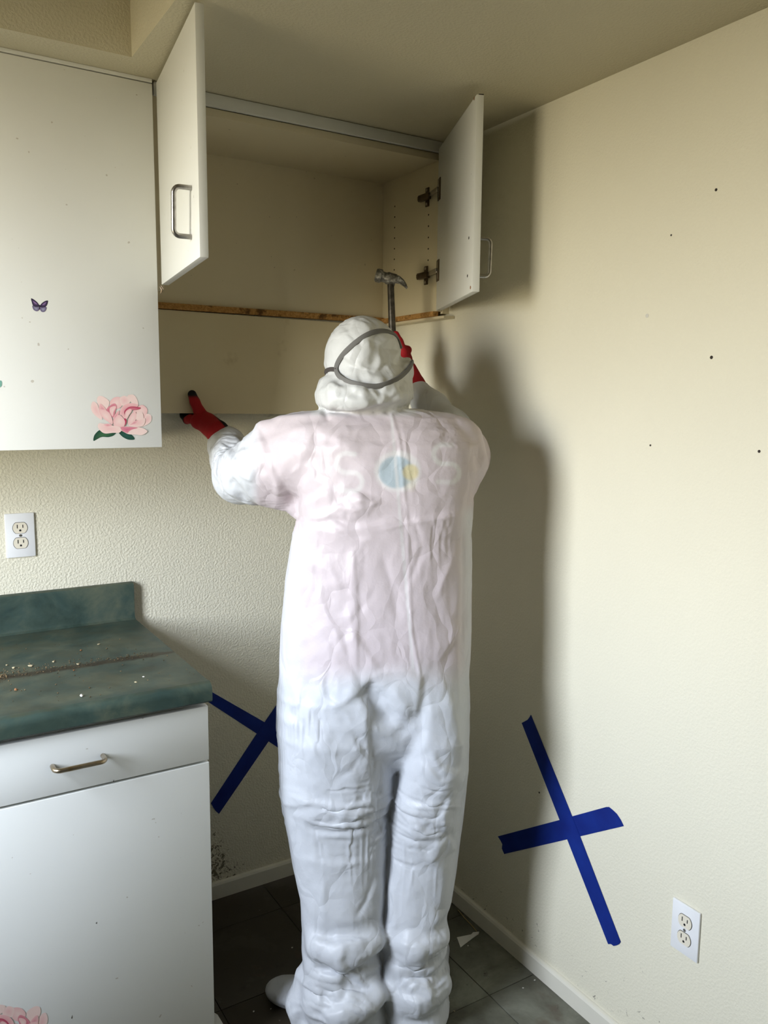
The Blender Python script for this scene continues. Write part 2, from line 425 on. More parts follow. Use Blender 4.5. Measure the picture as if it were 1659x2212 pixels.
def pull(A, B, out, r, d, mat, name, parent):
    A, B, out = np.array(A), np.array(B), np.array(out); L = B-A; e_ = L/np.linalg.norm(L); f = .012
    pts = [A, A+out*(d-f)]
    for k in range(1, 6):
        a = k/6*math.pi/2; pts.append(A+out*(d-f)+out*f*math.sin(a)+e_*f*(1-math.cos(a)))
    pts.append(A+out*d+e_*f); pts.append(B+out*d-e_*f)
    for k in range(1, 6):
        a = k/6*math.pi/2; pts.append(B+out*(d-f)+out*f*math.cos(a)-e_*f*(1-math.sin(a)))
    pts += [B+out*(d-f), B]
    o = MB().tube(pts, r, 12).build(name, mat, parent, smooth=True); return o

def swing_door(parent, hinge, tip, th, side, z0, z1):
    h = np.array([*hinge, 0.0]); t_ = np.array([*tip, 0.0]); d = (t_-h); w = np.linalg.norm(d); d /= w
    n = np.array([-d[1], d[0], 0.0]); n = n if n@np.array([side, 0, 0]) > 0 else -n
    c = h+d*w/2+n*th/2; c[2] = (z0+z1)/2
    o = MB().obox(c, (w, th, z1-z0), (d, n, np.array([0, 0, 1.0])), .0012).build('door', 'cabinet_white', parent, smooth=True)
    return o, h, d, n, w
ld, lh, ldir, ln_, lw = swing_door(oc, (-.8345, -.327), (-.886, -.740), .0165, 1, 1.776, 2.2165)
A = on_plane(414, 406, lh, ln_); B = on_plane(414, 512, lh, ln_)
pull(A, B, -ln_, .0049, .034, 'steel_pull', 'handle', ld)
rd, rh, rdir, rn, rw = swing_door(oc, (-.056, -.322), (-.218, -.697), .0172, 1, 1.768, 2.201)
A = on_plane(1013, 514, rh, rn); B = on_plane(1010, 596, rh, rn)
pull(A+rn*.0172, B+rn*.0172, rn, .0047, .036, 'steel_pull', 'handle', rd)
for P in (A, B): MB().tube([P-rn*.0006, P+rn*.0005], .0035, 10).build('screw_hole', 'gap_dark', rd)
for (u, v) in ((1024.5, 213), (1016.5, 621)):
    P = on_plane(u, v, rh, rn); MB().tube([P-rn*.0006, P+rn*.0005], .004, 10).build('bumper', 'chip_brown', rd)
MB().obox(rh+rdir*(rw-.006)+rn*.011+np.array([0, 0, 2.2012]), (.013, .011, .002), (rdir, rn, np.array([0, 0, 1.]))).build('chipped_corner', 'gap_dark', rd)
# hinges of the right door
for u, v in ((925, 424), (922, 594)):
    c = on(u, v, 0, CX1-.006)
    q = bpy.data.objects.new('hinge', None); COL.objects.link(q); put(q, c, oc)
    z = np.array([0, 0, 1.0])
    MB().obox(c+[.004, .010, 0], (.0035, .017, .052), None, .0012).build('mounting_plate', 'hinge_bronze', q, smooth=True)
    MB().obox(c+[-.004, .013, -.001], (.012, .052, .018), None, .002).obox(c+[-.0095, .032, -.001], (.003, .014, .011), None, .001).build('hinge_arm', 'hinge_bronze', q, smooth=True)
    k = rh+rdir*.020-rn*.0012; k[2] = c[2]+.001
    a_, b_ = c+[-.004, -.010, 0], k-rn*.004; L_ = np.linalg.norm(b_-a_); e_ = (b_-a_)/L_; w_ = np.cross(z, e_)
    MB().obox((a_+b_)/2, (L_, .006, .013), (e_, w_, z), .0012).build('hinge_link', 'hinge_plate', q, smooth=True)
    MB().obox(k, (.030, .0030, .058), (rdir, rn, z), .0012).build('cup_flange', 'hinge_bronze', q, smooth=True)
    MB().obox(k+rdir*.004-rn*.002, (.006, .0014, .044), (rdir, rn, z), .0005).build('flange_trim', 'hinge_plate', q, smooth=True)
    for dz in (.019, -.019): MB().tube([c+[.001, .010, dz], c+[.0055, .010, dz]], .0042, 10).build('hinge_screw', 'hinge_plate', q)
# bent wires where the left door's lower hinge was torn out
for (a, b, c2) in (((345, 618), (349, 626), (347, 634)), ((348, 617), (353, 625), (351, 632))):
    MB().tube([on(*a, 1, -.32), on(*b, 1, -.323), on(*c2, 1, -.32)], .0009, 6).build('torn_wire', 'hinge_bronze', oc)

# the loose board under the open cabinet
zb0, zb1 = 1.474, 1.7535
m = MB(); yb, yt = -.052, -.014
m.prism([(-.7635, yb, zb0+.003), (-.052, yb, zb0-.002), (-.052, yt-.003, zb1-.005), (-.7635, yt-.003, zb1)], (0, 1, 0), .0105)
bd = m.build('backing_board', 'board_paint'); tag(bd, 'loose tan backing board gripped by the red glove below the open cabinet', 'board')
for (u, v, r) in ((366, 683, .0035), (372, 880, .003), (600, 720, .0018)):
    f = (on(u, v, 1, -.03)[2]-zb0)/(zb1-zb0); c = on(u, v, 1, yb+(yt-yb)*f-.0002)
    MB().tube([c, c+[0, .002, 0]], r, 8).build('nail_hole', 'chip_brown', bd)

# ------------------------------------------------------------------ base cabinet and countertop
KX, KY = -.8465, -.62
bc = thing('base_cabinet', (-1.25, -.31, 0), 'white base cabinet with one drawer and a door under the green countertop', 'cabinet')
box('body', 'base_white', bc, -1.9, KX-.003, -.600, -.014, .10, .872, bev=.001)
box('toe_kick', 'substrate_dark', bc, -1.9, KX-.003, -.55, -.014, .001, .10)
zd = .737
dr = box('drawer', 'base_white', bc, -1.40, KX, KY, KY+.019, zd+.0028, .8615, bev=.0012)
A = on(113, 1654, 1, KY); B = on(222, 1633, 1, KY); B[2] = A[2] = (A[2]+B[2])/2
pull(A, B, (0, -1, 0), .0048, .030, 'brass_pull', 'handle', dr)
box('door', 'base_white', bc, -1.40, KX, KY, KY+.019, .105, zd-.0028, bev=.0012)
box('drawer', 'base_white', bc, -1.9, -1.404, KY, KY+.019, zd+.0028, .8615, bev=.0012)
box('door', 'base_white', bc, -1.9, -1.404, KY, KY+.019, .105, zd-.0028, bev=.0012)
# black flecks on the base cabinet's front
for (u, v, h_) in ((245, 1686, .004), (155, 2196, .007), (208, 1993, .003)):
    c = on(u, v, 1, KY); w = .0012
    MB().prism([c+[-w, -.0004, -h_/2], c+[w*.4, -.0004, -h_/2-.001], c+[w, -.0004, h_/2]], (0, 1, 0), .0004).build('dark_fleck', 'gap_dark', bc)

KT = .914; XC = -.8415
ct = thing('countertop', (-1.37, -.32, .876), 'mottled dark green laminate countertop with backsplash and a dirty seam', 'countertop')
def extr(name, prof, x0, x1, mat, parent):
    m = MB(); m.prism([(x0, a, b) for a, b in prof], (1, 0, 0), x1-x0)
    o = m.build(name, mat, parent); o.data.polygons.foreach_set('use_smooth', [True]*len(o.data.polygons)); o.data.set_sharp_from_angle(angle=math.radians(32)); return o
def arc(cy, cz, r, a0, a1, n=6): return [(cy+r*math.cos(math.radians(a0+(a1-a0)*k/n)), cz+r*math.sin(math.radians(a0+(a1-a0)*k/n))) for k in range(n+1)]
prof = [(-.022, KT-.002), (-.022, KT)] + [(-.605, KT)] + arc(-.615, KT-.008, .0105, 78, 92, 2) + arc(-.617, KT-.016, .018, 95, 180, 7) + [(-.635, KT-.036), (-.631, KT-.040), (-.60, KT-.040), (-.60, KT-.020), (-.022, KT-.020)]
extr('deck', prof, -1.9, XC, 'laminate_green', ct)
prof = [(-.001, KT-.02), (-.001, KT+.1005)] + arc(-.010, KT+.094, .0075, 90, 170, 5)[0:] + [(-.0215, KT+.088)] + [(-.0225, KT+.012)] + arc(-.034, KT+.0125, .0120, 0, -90, 5)[1:-1] + [(-.034, KT+.0004), (-.034, KT-.02)]
prof = [(-.001, KT-.018), (-.001, KT+.101), (-.014, KT+.101), (-.0195, KT+.0985), (-.022, KT+.093), (-.022, KT+.012), (-.0245, KT+.0045), (-.031, KT+.0006), (-.031, KT-.018)]
extr('backsplash', prof, -1.9, XC, 'laminate_green', ct)
box('substrate', 'substrate_dark', ct, -1.9, XC-.012, -.598, -.025, KT-.040, KT-.021)

# crumbs and chips on the countertop
def chunk(name, c, size, mat, parent=None, seed=0, flat=.5):
    r_ = np.random.default_rng(seed); b = bmesh.new(); bmesh.ops.create_icosphere(b, subdivisions=1, radius=1)
    ang = r_.uniform(0, 3); ca, sa = math.cos(ang), math.sin(ang); V = []
    for v in b.verts:
        q = np.array(v.co)*(1+r_.uniform(-.3, .25)); q = q*np.array([size, size*r_.uniform(.5, .8), size*flat])
        V.append([c[0]+ca*q[0]-sa*q[1], c[1]+sa*q[0]+ca*q[1], max(c[2], c[2]+size*flat*.8+q[2])])
    b.verts.index_update(); Fc = [[v.index for v in f.verts] for f in b.faces]; b.free(); return V, Fc
chips = [(34, 1491, .0052, 'chip_brown', 'rusty brown pebble-like crumb alone near the front of the countertop'),
         (176, 1505, .0060, 'chip_white', 'curled white paint chip near the front edge of the countertop'),
         (175, 1406, .0040, 'chip_brown', 'reddish brown crumb on the countertop behind the dirty seam'),
         (213, 1393, .0040, 'chip_pale', 'pale chip furthest back on the countertop below the backsplash'),
         (66, 1440, .0055, 'chip_pale', 'largest tan wood chip lying along the dirty countertop seam'),
         (29, 1444, .0045, 'chip_pale', 'tan wood chip left of the largest one on the countertop seam'),
         (115, 1431, .0042, 'chip_pale', 'pale wood chip just behind the dark soil of the countertop seam'),
         (168, 1436, .0045, 'chip_pale', 'slim pale splinter at the right end of the thick soil on the countertop'),
         (15, 1438, .0040, 'chip_pale', 'leftmost pale chip beside the countertop seam'),
         (293, 1475, .0034, 'chip_pale', 'small pale chip towards the right front of the countertop'),
         (310, 1463, .0028, 'chip_white', 'tiny white chip nearest the right front corner of the countertop'),
         (160, 1449, .0034, 'chip_brown', 'dark brown crumb just in front of the countertop seam')]
for i, (u, v, s_, mt, lb) in enumerate(chips):
    V, Fc = chunk('crumb', on(u, v, 2, KT+.0002), s_, mt, seed=i); tag(mesh_obj('crumb', V, Fc, mt), lb, 'crumb', 'larger crumbs on the countertop')
V, Fc = [], []
for i in range(420):
    if i < 300:
        u = 330*RNG.random()**1.6; v0 = 1463-(u/350)*52; v = v0+RNG.normal(-4, 6 if u < 200 else 3)
    else: u = RNG.uniform(0, 420); v = RNG.uniform(1375, 1520)
    c = on(u, v, 2, KT+.0001)
    if c[0] > XC-.004 or not (-.6 < c[1] < -.035): continue
    a, b = chunk('', c, abs(RNG.normal(.0009, .0006))+.0004, '', seed=i+50, flat=.6); k = len(V); V += a; Fc += [[x+k for x in f] for f in b]
tag(mesh_obj('crumb_litter', V, Fc, 'crumb'), 'fine tan and brown crumbs strewn along the countertop seam', 'crumbs', kind='stuff')

# ------------------------------------------------------------------ outlets
def outlet(name, corner, ux, n, label):
    # corner: bottom-left of the plate; ux: direction to the right; n: out of the wall
    z = np.array([0, 0, 1.0]); ux, n = np.array(ux, float), np.array(n, float); c0 = np.array(corner)
    q = thing(name, c0+ux*.035, label, 'outlet', 'duplex outlets')
    def P(a, b, d=0): return c0+ux*a+z*b+n*d
    MB().obox(P(.035, .057, .003), (.070, .114, .006), (ux, z, n), .0022).build('cover_plate', 'plate_white', q, smooth=True)
    for b in (.057+.0195, .057-.0195):
        def shape(r, flat):
            return [P(.035+r*math.cos(a), b+max(-flat, min(flat, r*math.sin(a))), .0055) for a in np.linspace(0, 2*math.pi, 28, endpoint=False)]
        MB().prism(shape(.0180, .0148), n, .0008).build('recess', 'slot_black', q)
        rc = MB().prism(shape(.0170, .0138), n, .0022).build('receptacle', 'receptacle_ivory', q)
        MB().obox(P(.035-.0065, b+.004, .0078), (.0020, .0095, .0006), (ux, z, n)).build('slot', 'slot_black', rc)
        MB().obox(P(.035+.0065, b+.004, .0078), (.0020, .0078, .0006), (ux, z, n)).build('slot', 'slot_black', rc)
        MB().prism([P(.035+.0026*math.cos(a), b-.0065+max(-.0022, .0029*math.sin(a)), .0075) for a in np.linspace(0, 2*math.pi, 14, endpoint=False)], n, .0006).build('ground_hole', 'slot_black', rc)
    MB().tube([P(.035, .057, .0055), P(.035, .057, .0074)], .0032, 12).build('screw', 'screw_steel', q)
    return q
outlet('wall_outlet', (-1.1547, 0, 1.1087), (1, 0, 0), (0, -1, 0), 'white duplex outlet on the wall above the green backsplash')
outlet('wall_outlet', (0, -1.1808, .3368), (0, -1, 0), (-1, 0, 0), 'white duplex outlet low on the right wall beside the blue tape cross')

# ------------------------------------------------------------------ painter's tape crosses
def tape(name, pts, ax, off, label, grp):
    n = [0, 0, 0]; n[ax] = -1
    P = [on(u, v, ax, -off) for u, v in pts]
    o = MB().prism(P, n, .0005).build(name, 'painters_tape'); return tag(o, label, 'tape', grp)
Z8 = lambda L: [(1000+x*.3972, 1500+y*.3972) for x, y in L]
tape('tape_strip', Z8([(320, 155), (330, 150), (352, 138), (362, 125), (370, 110), (594, 662), (640, 778), (858, 1345), (852, 1356), (838, 1364), (820, 1368), (805, 1357), (790, 1358), (568, 790), (525, 680)]), 0, .0010,
     'long steep blue tape strip of the cross on the right wall', 'blue tape crosses')
tape('tape_strip', Z8([(190, 772), (525, 683), (594, 663), (780, 612), (795, 612), (815, 628), (838, 650), (858, 680), (868, 700), (875, 716), (640, 771), (568, 788), (225, 868), (212, 838), (215, 815), (205, 795)]), 0, .0004,
     'short wide blue tape strip across the cross on the right wall', 'blue tape crosses')
tape('tape_strip', [(455.5, 1735), (551, 1590), (640, 1460), (668, 1475), (577, 1606), (473, 1758), (466, 1752), (461, 1745)], 1, .0010,
     'blue tape strip rising to the right behind the worker, next to the base cabinet', 'blue tape crosses')
tape('tape_strip', [(425, 1476), (437, 1483), (575, 1562), (690, 1640), (680, 1668), (575, 1598), (420, 1497)], 1, .0004,
     'blue tape strip sloping down from behind the countertop on the back wall', 'blue tape crosses')

# ------------------------------------------------------------------ stickers
def sticker(name, layers, tf, plane_y, label, cat='sticker', grp=None):
    V, Fc, T = [], [], []
    for i, (pts, c0, c1) in enumerate(layers):
        P = [tf(*q) for q in pts]; cx, cy = np.mean([q[0] for q in P]), np.mean([q[1] for q in P])
        k = len(V); d = -.0004-.00006*i
        V.append(on(cx, cy, 1, plane_y+d)); T.append(c0)
        for q in P: V.append(on(q[0], q[1], 1, plane_y+d)); T.append(c1)
        for j in range(len(P)): Fc.append([k, k+1+j, k+1+(j+1) % len(P)])
    # backing so that the print has a body
    o = mesh_obj(name, V, Fc, 'sticker_print', tint=np.array(T)); return tag(o, label, cat, grp)
def cr(pts, n=4):   # closed Catmull-Rom through the points
    out = []; m_ = len(pts)
    for i in range(m_):
        p0, p1, p2, p3 = [np.array(pts[(i+k) % m_], float) for k in (-1, 0, 1, 2)]
        for s_ in range(n):
            t_ = s_/n; out.append(tuple(.5*((2*p1)+(-p0+p2)*t_+(2*p0-5*p1+4*p2-p3)*t_**2+(-p0+3*p1-3*p2+p3)*t_**3)))
    return out
PK, PL, PM, PD = (.76, .46, .45), (.79, .60, .55), (.64, .25, .29), (.42, .035, .09)
GD, GM = (.012, .055, .035), (.05, .14, .06)
peony = [
 (cr([(345, 965), (410, 1010), (540, 1030), (690, 1015), (640, 1080), (530, 1115), (400, 1110), (300, 1145), (215, 1195), (235, 1070)]), GM, GD),
 (cr([(750, 1015), (810, 990), (930, 1040), (1020, 1065), (1085, 1160), (960, 1170), (860, 1130), (790, 1075)]), (.02, .09, .07), GD),
 (cr([(200, 365), (290, 410), (330, 520), (400, 740), (300, 700), (190, 590), (160, 470)]), PK, PL),
 (cr([(330, 250), (420, 260), (530, 340), (545, 420), (480, 550), (380, 520), (300, 400), (290, 300)]), PL, PL),
 (cr([(640, 285), (760, 270), (830, 330), (800, 470), (700, 520), (600, 470), (560, 380)]), PL, PK),
 (cr([(770, 290), (850, 245), (930, 270), (990, 360), (940, 420), (820, 450), (780, 380)]), PK, PL),
 (cr([(950, 230), (1060, 225), (1130, 310), (1155, 430), (1060, 420), (980, 350), (930, 280)]), PL, PL),
 (cr([(1170, 460), (1260, 440), (1345, 520), (1340, 620), (1280, 720), (1130, 640), (1050, 560)]), PL, PK),
 (cr([(1330, 630), (1410, 640), (1440, 700), (1420, 790), (1330, 860), (1220, 890), (1280, 740)]), PK, PL),
 (cr([(480, 545), (560, 450), (660, 405), (705, 470), (680, 560), (640, 700), (600, 680), (540, 600)]), PD, PM),
 (cr([(560, 500), (640, 460), (690, 480), (640, 590), (620, 680), (560, 590)]), PL, PK),
 (cr([(360, 410), (440, 480), (480, 550), (520, 700), (420, 640), (335, 530), (330, 470)]), PM, PK),
 (cr([(340, 535), (450, 540), (560, 620), (620, 780), (600, 850), (520, 790), (420, 720), (350, 620)]), PL, PK),
 (cr([(640, 700), (700, 590), (760, 560), (740, 650), (660, 760), (630, 820)]), PM, PK),
 (cr([(760, 640), (800, 500), (900, 420), (1030, 400), (1160, 440), (1080, 500), (940, 520), (860, 590), (900, 700), (860, 720), (800, 650)]), PM, PK),
 (cr([(870, 560), (960, 480), (1080, 470), (1210, 500), (1130, 540), (1000, 550), (920, 640), (880, 640)]), PM, PD),
 (cr([(890, 580), (980, 520), (1020, 560), (960, 660), (910, 740), (880, 690)]), PL, PK),
 (cr([(1000, 640), (1090, 580), (1130, 660), (1100, 760), (1030, 850), (960, 860), (940, 780)]), PL, PK),
 (cr([(1140, 580), (1240, 600), (1270, 700), (1220, 760), (1120, 760), (1120, 660)]), PL, PL),
 (cr([(960, 860), (1060, 790), (1180, 740), (1300, 720), (1290, 830), (1200, 900), (1000, 890)]), PK, PL),
 (cr([(980, 860), (1060, 790), (1160, 750), (1110, 830), (1040, 850)]), PM, PK),
 (cr([(870, 720), (910, 760), (900, 830), (860, 880), (840, 820)]), PD, PD),
 (cr([(650, 880), (640, 780), (700, 670), (770, 650), (830, 700), (880, 790), (850, 890), (740, 900)]), PL, PK),
 (cr([(330, 825), (450, 835), (600, 870), (740, 890), (810, 950), (760, 1020), (620, 1025), (470, 1040), (380, 1000), (310, 910)]), PK, PL),
 (cr([(430, 850), (530, 830), (610, 870), (540, 890), (480, 890)]), PM, PK),
 (cr([(785, 905), (900, 890), (1060, 900), (1190, 910), (1290, 940), (1350, 1000), (1240, 1070), (1100, 1060), (960, 1055), (860, 1010), (800, 970)]), PL, PL),
 (cr([(790, 905), (900, 895), (1150, 915), (1020, 960), (960, 1000), (930, 1030), (850, 1000), (800, 960)]), (.55, .13, .22), PM)]
tfP = lambda x, y: (180+x/9.76, 830+y/9.76)
sticker('peony_sticker', peony, tfP, UY, 'pink peony sticker with two green leaves on the closed wall cabinet door', grp='peony stickers')
def tfQ(x, y):
    a, b = tfP(x, y); return 83+(213.8-a)*1.16, 2174+(b-855.6)*1.16
sticker('peony_sticker', peony, tfQ, KY, 'pink peony sticker at the bottom of the base cabinet door', grp='peony stickers')
BP, BL, BK = (.10, .065, .16), (.32, .33, .42), (.018, .012, .028)
tfB = lambda x, y: (x*.3014, 600+y*.3014)
bf = [(cr([(223, 148), (245, 158), (270, 180), (283, 205), (262, 208), (238, 200), (228, 175)]), BP, BK),
      (cr([(343, 165), (325, 166), (300, 182), (285, 205), (300, 212), (325, 208), (338, 190)]), BP, BK),
      (cr([(232, 200), (258, 208), (281, 212), (278, 232), (262, 240), (240, 228)]), BL, BP),
      (cr([(286, 214), (305, 212), (331, 210), (328, 232), (314, 245), (294, 240)]), BL, BP),
      (cr([(233, 165), (250, 172), (268, 190), (250, 186)]), (.30, .19, .36), (.18, .10, .24)),
      (cr([(333, 175), (318, 180), (302, 194), (318, 194)]), (.30, .19, .36), (.18, .10, .24)),
      (cr([(281, 195), (286, 200), (285, 228), (281, 222)]), BK, BK)]
sticker('butterfly_sticker', bf, tfB, UY, 'small purple butterfly sticker on the closed wall cabinet door')
lf = [(cr([(-60, 770), (-30, 738), (8, 738), (14, 760), (6, 782), (-30, 790)]), (.13, .30, .24), (.20, .40, .33))]
sticker('leaf_sticker', lf, tfB, UY, 'teal green sticker at the left edge of the closed wall cabinet door')

# ------------------------------------------------------------------ litter on the floor
def scrap(name, px, z, mat, label, lift=.004):
    P = [on(u, v, 2, z) for u, v in px]
    for i, q in enumerate(P): q[2] += lift*(i % 2)
    tag(MB().prism(P, (0, 0, 1), .0006).build(name, mat), label, 'scrap')
scrap('paper_scrap', [(987, 2025), (1018, 2020), (1022, 2014), (1035, 2014), (1034, 2018), (1018, 2030), (995, 2047)], .0004, 'paper', 'torn triangular scrap of white paper on the floor by the right baseboard', .002)
scrap('paper_scrap', [(463, 2188), (470, 2193), (482, 2212), (486, 2226), (463, 2226)], .0004, 'paper', 'narrow white scrap on the floor against the base cabinet, at the bottom of the photo', .001)
P = [on(u, v, 2, .002) for u, v in ((990, 1966), (1003, 1982), (1020, 2000), (1030, 2012))]
tag(MB().tube(P, .0011, 6).build('straw', 'straw'), 'thin yellowish straw on the floor along the right baseboard', 'straw')
for i, (u, v, s_) in enumerate(((631, 2048, .0032), (578, 2128, .003), (548, 2186, .0035), (585, 2180, .002), (1011, 2044, .003), (1155, 2118, .0035), (1130, 2135, .003), (981, 2185, .003))):
    V, Fc = chunk('', on(u, v, 2, .0001), s_, '', seed=900+i)
    lb = ['white fleck on the dark floor beside the left leg', 'white fleck in the middle of the dark floor', 'larger white fleck on the dark floor near the left shoe cover', 'small white fleck touching the left shoe cover area',
          'pale sliver in front of the paper scrap', 'white crumb on the floor against the right baseboard', 'pale crumb on the floor left of the one against the right baseboard', 'tan crumb on the floor by the right ankle'][i]
    tag(mesh_obj('floor_crumb', V, Fc, 'chip_white' if i != 7 else 'chip_pale'), lb, 'crumb', 'flecks on the floor')
#PERSON
# ------------------------------------------------------------------ the worker: surface from a distance field
def smin(a, b, k):
    h = np.clip(.5+.5*(b-a)/k, 0, 1); return b+(a-b)*h-k*h*(1-h)
class Field:
    def __init__(s, lo, hi, vox):
        s.lo = np.array(lo, np.float32); s.vox = vox; s.n = np.ceil((np.array(hi)-s.lo)/vox).astype(int)+1
        s.ax = [(s.lo[i]+vox*np.arange(s.n[i])).astype(np.float32) for i in range(3)]
        s.D = np.full(s.n, .2, np.float32)
    def region(s, lo, hi):
        sl = []
        for i in range(3):
            a = int(max(0, math.floor((lo[i]-s.lo[i])/s.vox))); b = int(min(s.n[i], math.ceil((hi[i]-s.lo[i])/s.vox)+1)); sl.append(slice(a, max(a, b)))
        return tuple(sl), s.ax[0][sl[0]][:, None, None], s.ax[1][sl[1]][None, :, None], s.ax[2][sl[2]][None, None, :]
    def add(s, fn, lo, hi, k):
        m_ = k+.02; sl, X, Y, Z = s.region([x-m_ for x in lo], [x+m_ for x in hi])
        s.D[sl] = smin(s.D[sl], fn(X, Y, Z).astype(np.float32), k)
    def cut(s, fn, lo, hi, k):
        m_ = k+.02; sl, X, Y, Z = s.region([x-m_ for x in lo], [x+m_ for x in hi])
        s.D[sl] = -smin(-s.D[sl], fn(X, Y, Z).astype(np.float32), k)
    def chain(s, pts, rads, k=.012, sq=1.0):
        for (p, q, r0, r1) in zip(pts, pts[1:], rads, rads[1:]):
            p, q = np.array(p, float), np.array(q, float); d = q-p; L2 = max(1e-9, d@d)
            def fn(X, Y, Z, p=p, d=d, L2=L2, r0=r0, r1=r1):
                t_ = np.clip(((X-p[0])*d[0]+(Y-p[1])*d[1]+(Z-p[2])*d[2])/L2, 0, 1)
                return np.sqrt((X-p[0]-t_*d[0])**2+((Y-p[1]-t_*d[1]))**2+(Z-p[2]-t_*d[2])**2)-(r0+(r1-r0)*t_)
            R_ = max(r0, r1); s.add(fn, np.minimum(p, q)-R_, np.maximum(p, q)+R_, k)
    def ell(s, c, r, k=.015):
        c, r = np.array(c), np.array(r)
        fn = lambda X, Y, Z: (np.sqrt(((X-c[0])/r[0])**2+((Y-c[1])/r[1])**2+((Z-c[2])/r[2])**2)-1)*r.min()
        s.add(fn, c-r, c+r, k)
    def loft(s, st, k=.015, p=2.3, cap=.012):
        st = np.array(sorted(st)); zz = st[:, 0]
        def fn(X, Y, Z):
            z = Z.ravel(); sc, yc, a, b = [np.interp(z, zz, st[:, i])[None, None, :] for i in (1, 2, 3, 4)]
            rho = (np.abs((X-sc)/a)**p+np.abs((Y-yc)/b)**p)**(1/p)
            d = (rho-1)*np.minimum(a, b)
            return np.maximum(np.maximum(d, (zz[0]-Z)), (Z-zz[-1]))
        lo = [(st[:, 1]-st[:, 3]).min(), (st[:, 2]-st[:, 4]).min(), zz[0]]; hi = [(st[:, 1]+st[:, 3]).max(), (st[:, 2]+st[:, 4]).max(), zz[-1]]
        s.add(fn, lo, hi, k)
    def mesh(s, relax=2):
        D = s.D; In = D < 0; n = s.n
        c8 = [(i, j, k) for i in (0, 1) for j in (0, 1) for k in (0, 1)]
        sh = lambda A, o: A[o[0]:n[0]-1+o[0], o[1]:n[1]-1+o[1], o[2]:n[2]-1+o[2]]
        cnt = np.zeros(n-1, np.uint8)
        for o in c8: cnt += sh(In, o)
        act = (cnt > 0) & (cnt < 8); I = np.argwhere(act); idx = np.full(n-1, -1, np.int32); idx[act] = np.arange(len(I))
        val = {o: D[I[:, 0]+o[0], I[:, 1]+o[1], I[:, 2]+o[2]] for o in c8}
        acc = np.zeros((len(I), 3)); num = np.zeros(len(I))
        for a in c8:
            for ax in range(3):
                if a[ax]: continue
                b = list(a); b[ax] = 1; b = tuple(b); va, vb = val[a], val[b]
                m_ = (va < 0) != (vb < 0); t_ = np.where(m_, va/np.where(m_, va-vb, 1), 0)
                for c in range(3): acc[:, c] += np.where(m_, a[c]+(t_ if c == ax else 0), 0)
                num += m_
        V = s.lo+s.vox*(I+acc/num[:, None])
        Q = []
        for ax in range(3):
            b_, c_ = (ax+1) % 3, (ax+2) % 3
            lo = [slice(1, n[i]-1) for i in range(3)]; lo[ax] = slice(0, n[ax]-1); hi = list(lo); hi[ax] = slice(1, n[ax])
            A, B = In[tuple(lo)], In[tuple(hi)]; E_ = np.argwhere(A != B); ins = A[E_[:, 0], E_[:, 1], E_[:, 2]]
            E_ = E_ + [0 if i == ax else 1 for i in range(3)]
            q = []
            for (ob, oc_) in ((0, 0), (-1, 0), (-1, -1), (0, -1)):
                P = E_.copy(); P[:, b_] += ob; P[:, c_] += oc_; q.append(idx[P[:, 0], P[:, 1], P[:, 2]])
            q = np.stack(q, 1); q[~ins] = q[~ins][:, ::-1]; Q.append(q[:, ::-1] if False else q)
        Q = np.concatenate(Q); Q = Q[(Q >= 0).all(1)]
        for _ in range(relax): V = laplace(V, Q, .5)
        return V, Q
def laplace(V, Q, w):
    a = np.concatenate([Q[:, 0], Q[:, 1], Q[:, 2], Q[:, 3]]); b = np.concatenate([Q[:, 1], Q[:, 2], Q[:, 3], Q[:, 0]])
    i = np.concatenate([a, b]); j = np.concatenate([b, a]); c = np.bincount(i, minlength=len(V)); out = np.empty_like(V)
    for k in range(3): out[:, k] = np.bincount(i, V[j, k], minlength=len(V))/np.maximum(c, 1)
    return V+(out-V)*w
def normals(V, Q):
    fn = np.cross(V[Q[:, 2]]-V[Q[:, 0]], V[Q[:, 3]]-V[Q[:, 1]]); N = np.zeros_like(V)
    for c in range(4):
        for k in range(3): N[:, k] += np.bincount(Q[:, c], fn[:, k], minlength=len(V))
    return N/np.maximum(1e-12, np.linalg.norm(N, axis=1))[:, None]
_perm = np.random.default_rng(3).permutation(256); _perm = np.concatenate([_perm]*3)
_grad = np.random.default_rng(5).normal(size=(256, 3)); _grad /= np.linalg.norm(_grad, axis=1)[:, None]
def perlin(P):
    i = np.floor(P).astype(int); f = P-i; i &= 255; u = f*f*f*(f*(f*6-15)+10); out = 0
    for a in (0, 1):
        for b in (0, 1):
            for c in (0, 1):
                g = _grad[_perm[_perm[_perm[i[:, 0]+a]+i[:, 1]+b]+i[:, 2]+c]]
                w = (u[:, 0] if a else 1-u[:, 0])*(u[:, 1] if b else 1-u[:, 1])*(u[:, 2] if c else 1-u[:, 2])
                out = out+w*((f-[a, b, c])*g).sum(1)
    return out

# the worker's own frame: s to his right, y the way he faces, z up
H0 = 1.90
ORG = CAM+HF*H0; ORG[2] = 0
def loc(u, v, H=H0):
    P = atH(u, v, H)-ORG; return np.array([P@HR, P@HF, P[2]])
def toworld(L): return ORG+np.outer(L[:, 0], HR)+np.outer(L[:, 1], HF)+np.outer(L[:, 2], [0, 0, 1])
def st(v, uL, uR, b, yc=0.0):
    A, B = loc(uL, v, H0+yc), loc(uR, v, H0+yc); return ((A[2]+B[2])/2, (A[0]+B[0])/2, yc, (B[0]-A[0])/2, b)

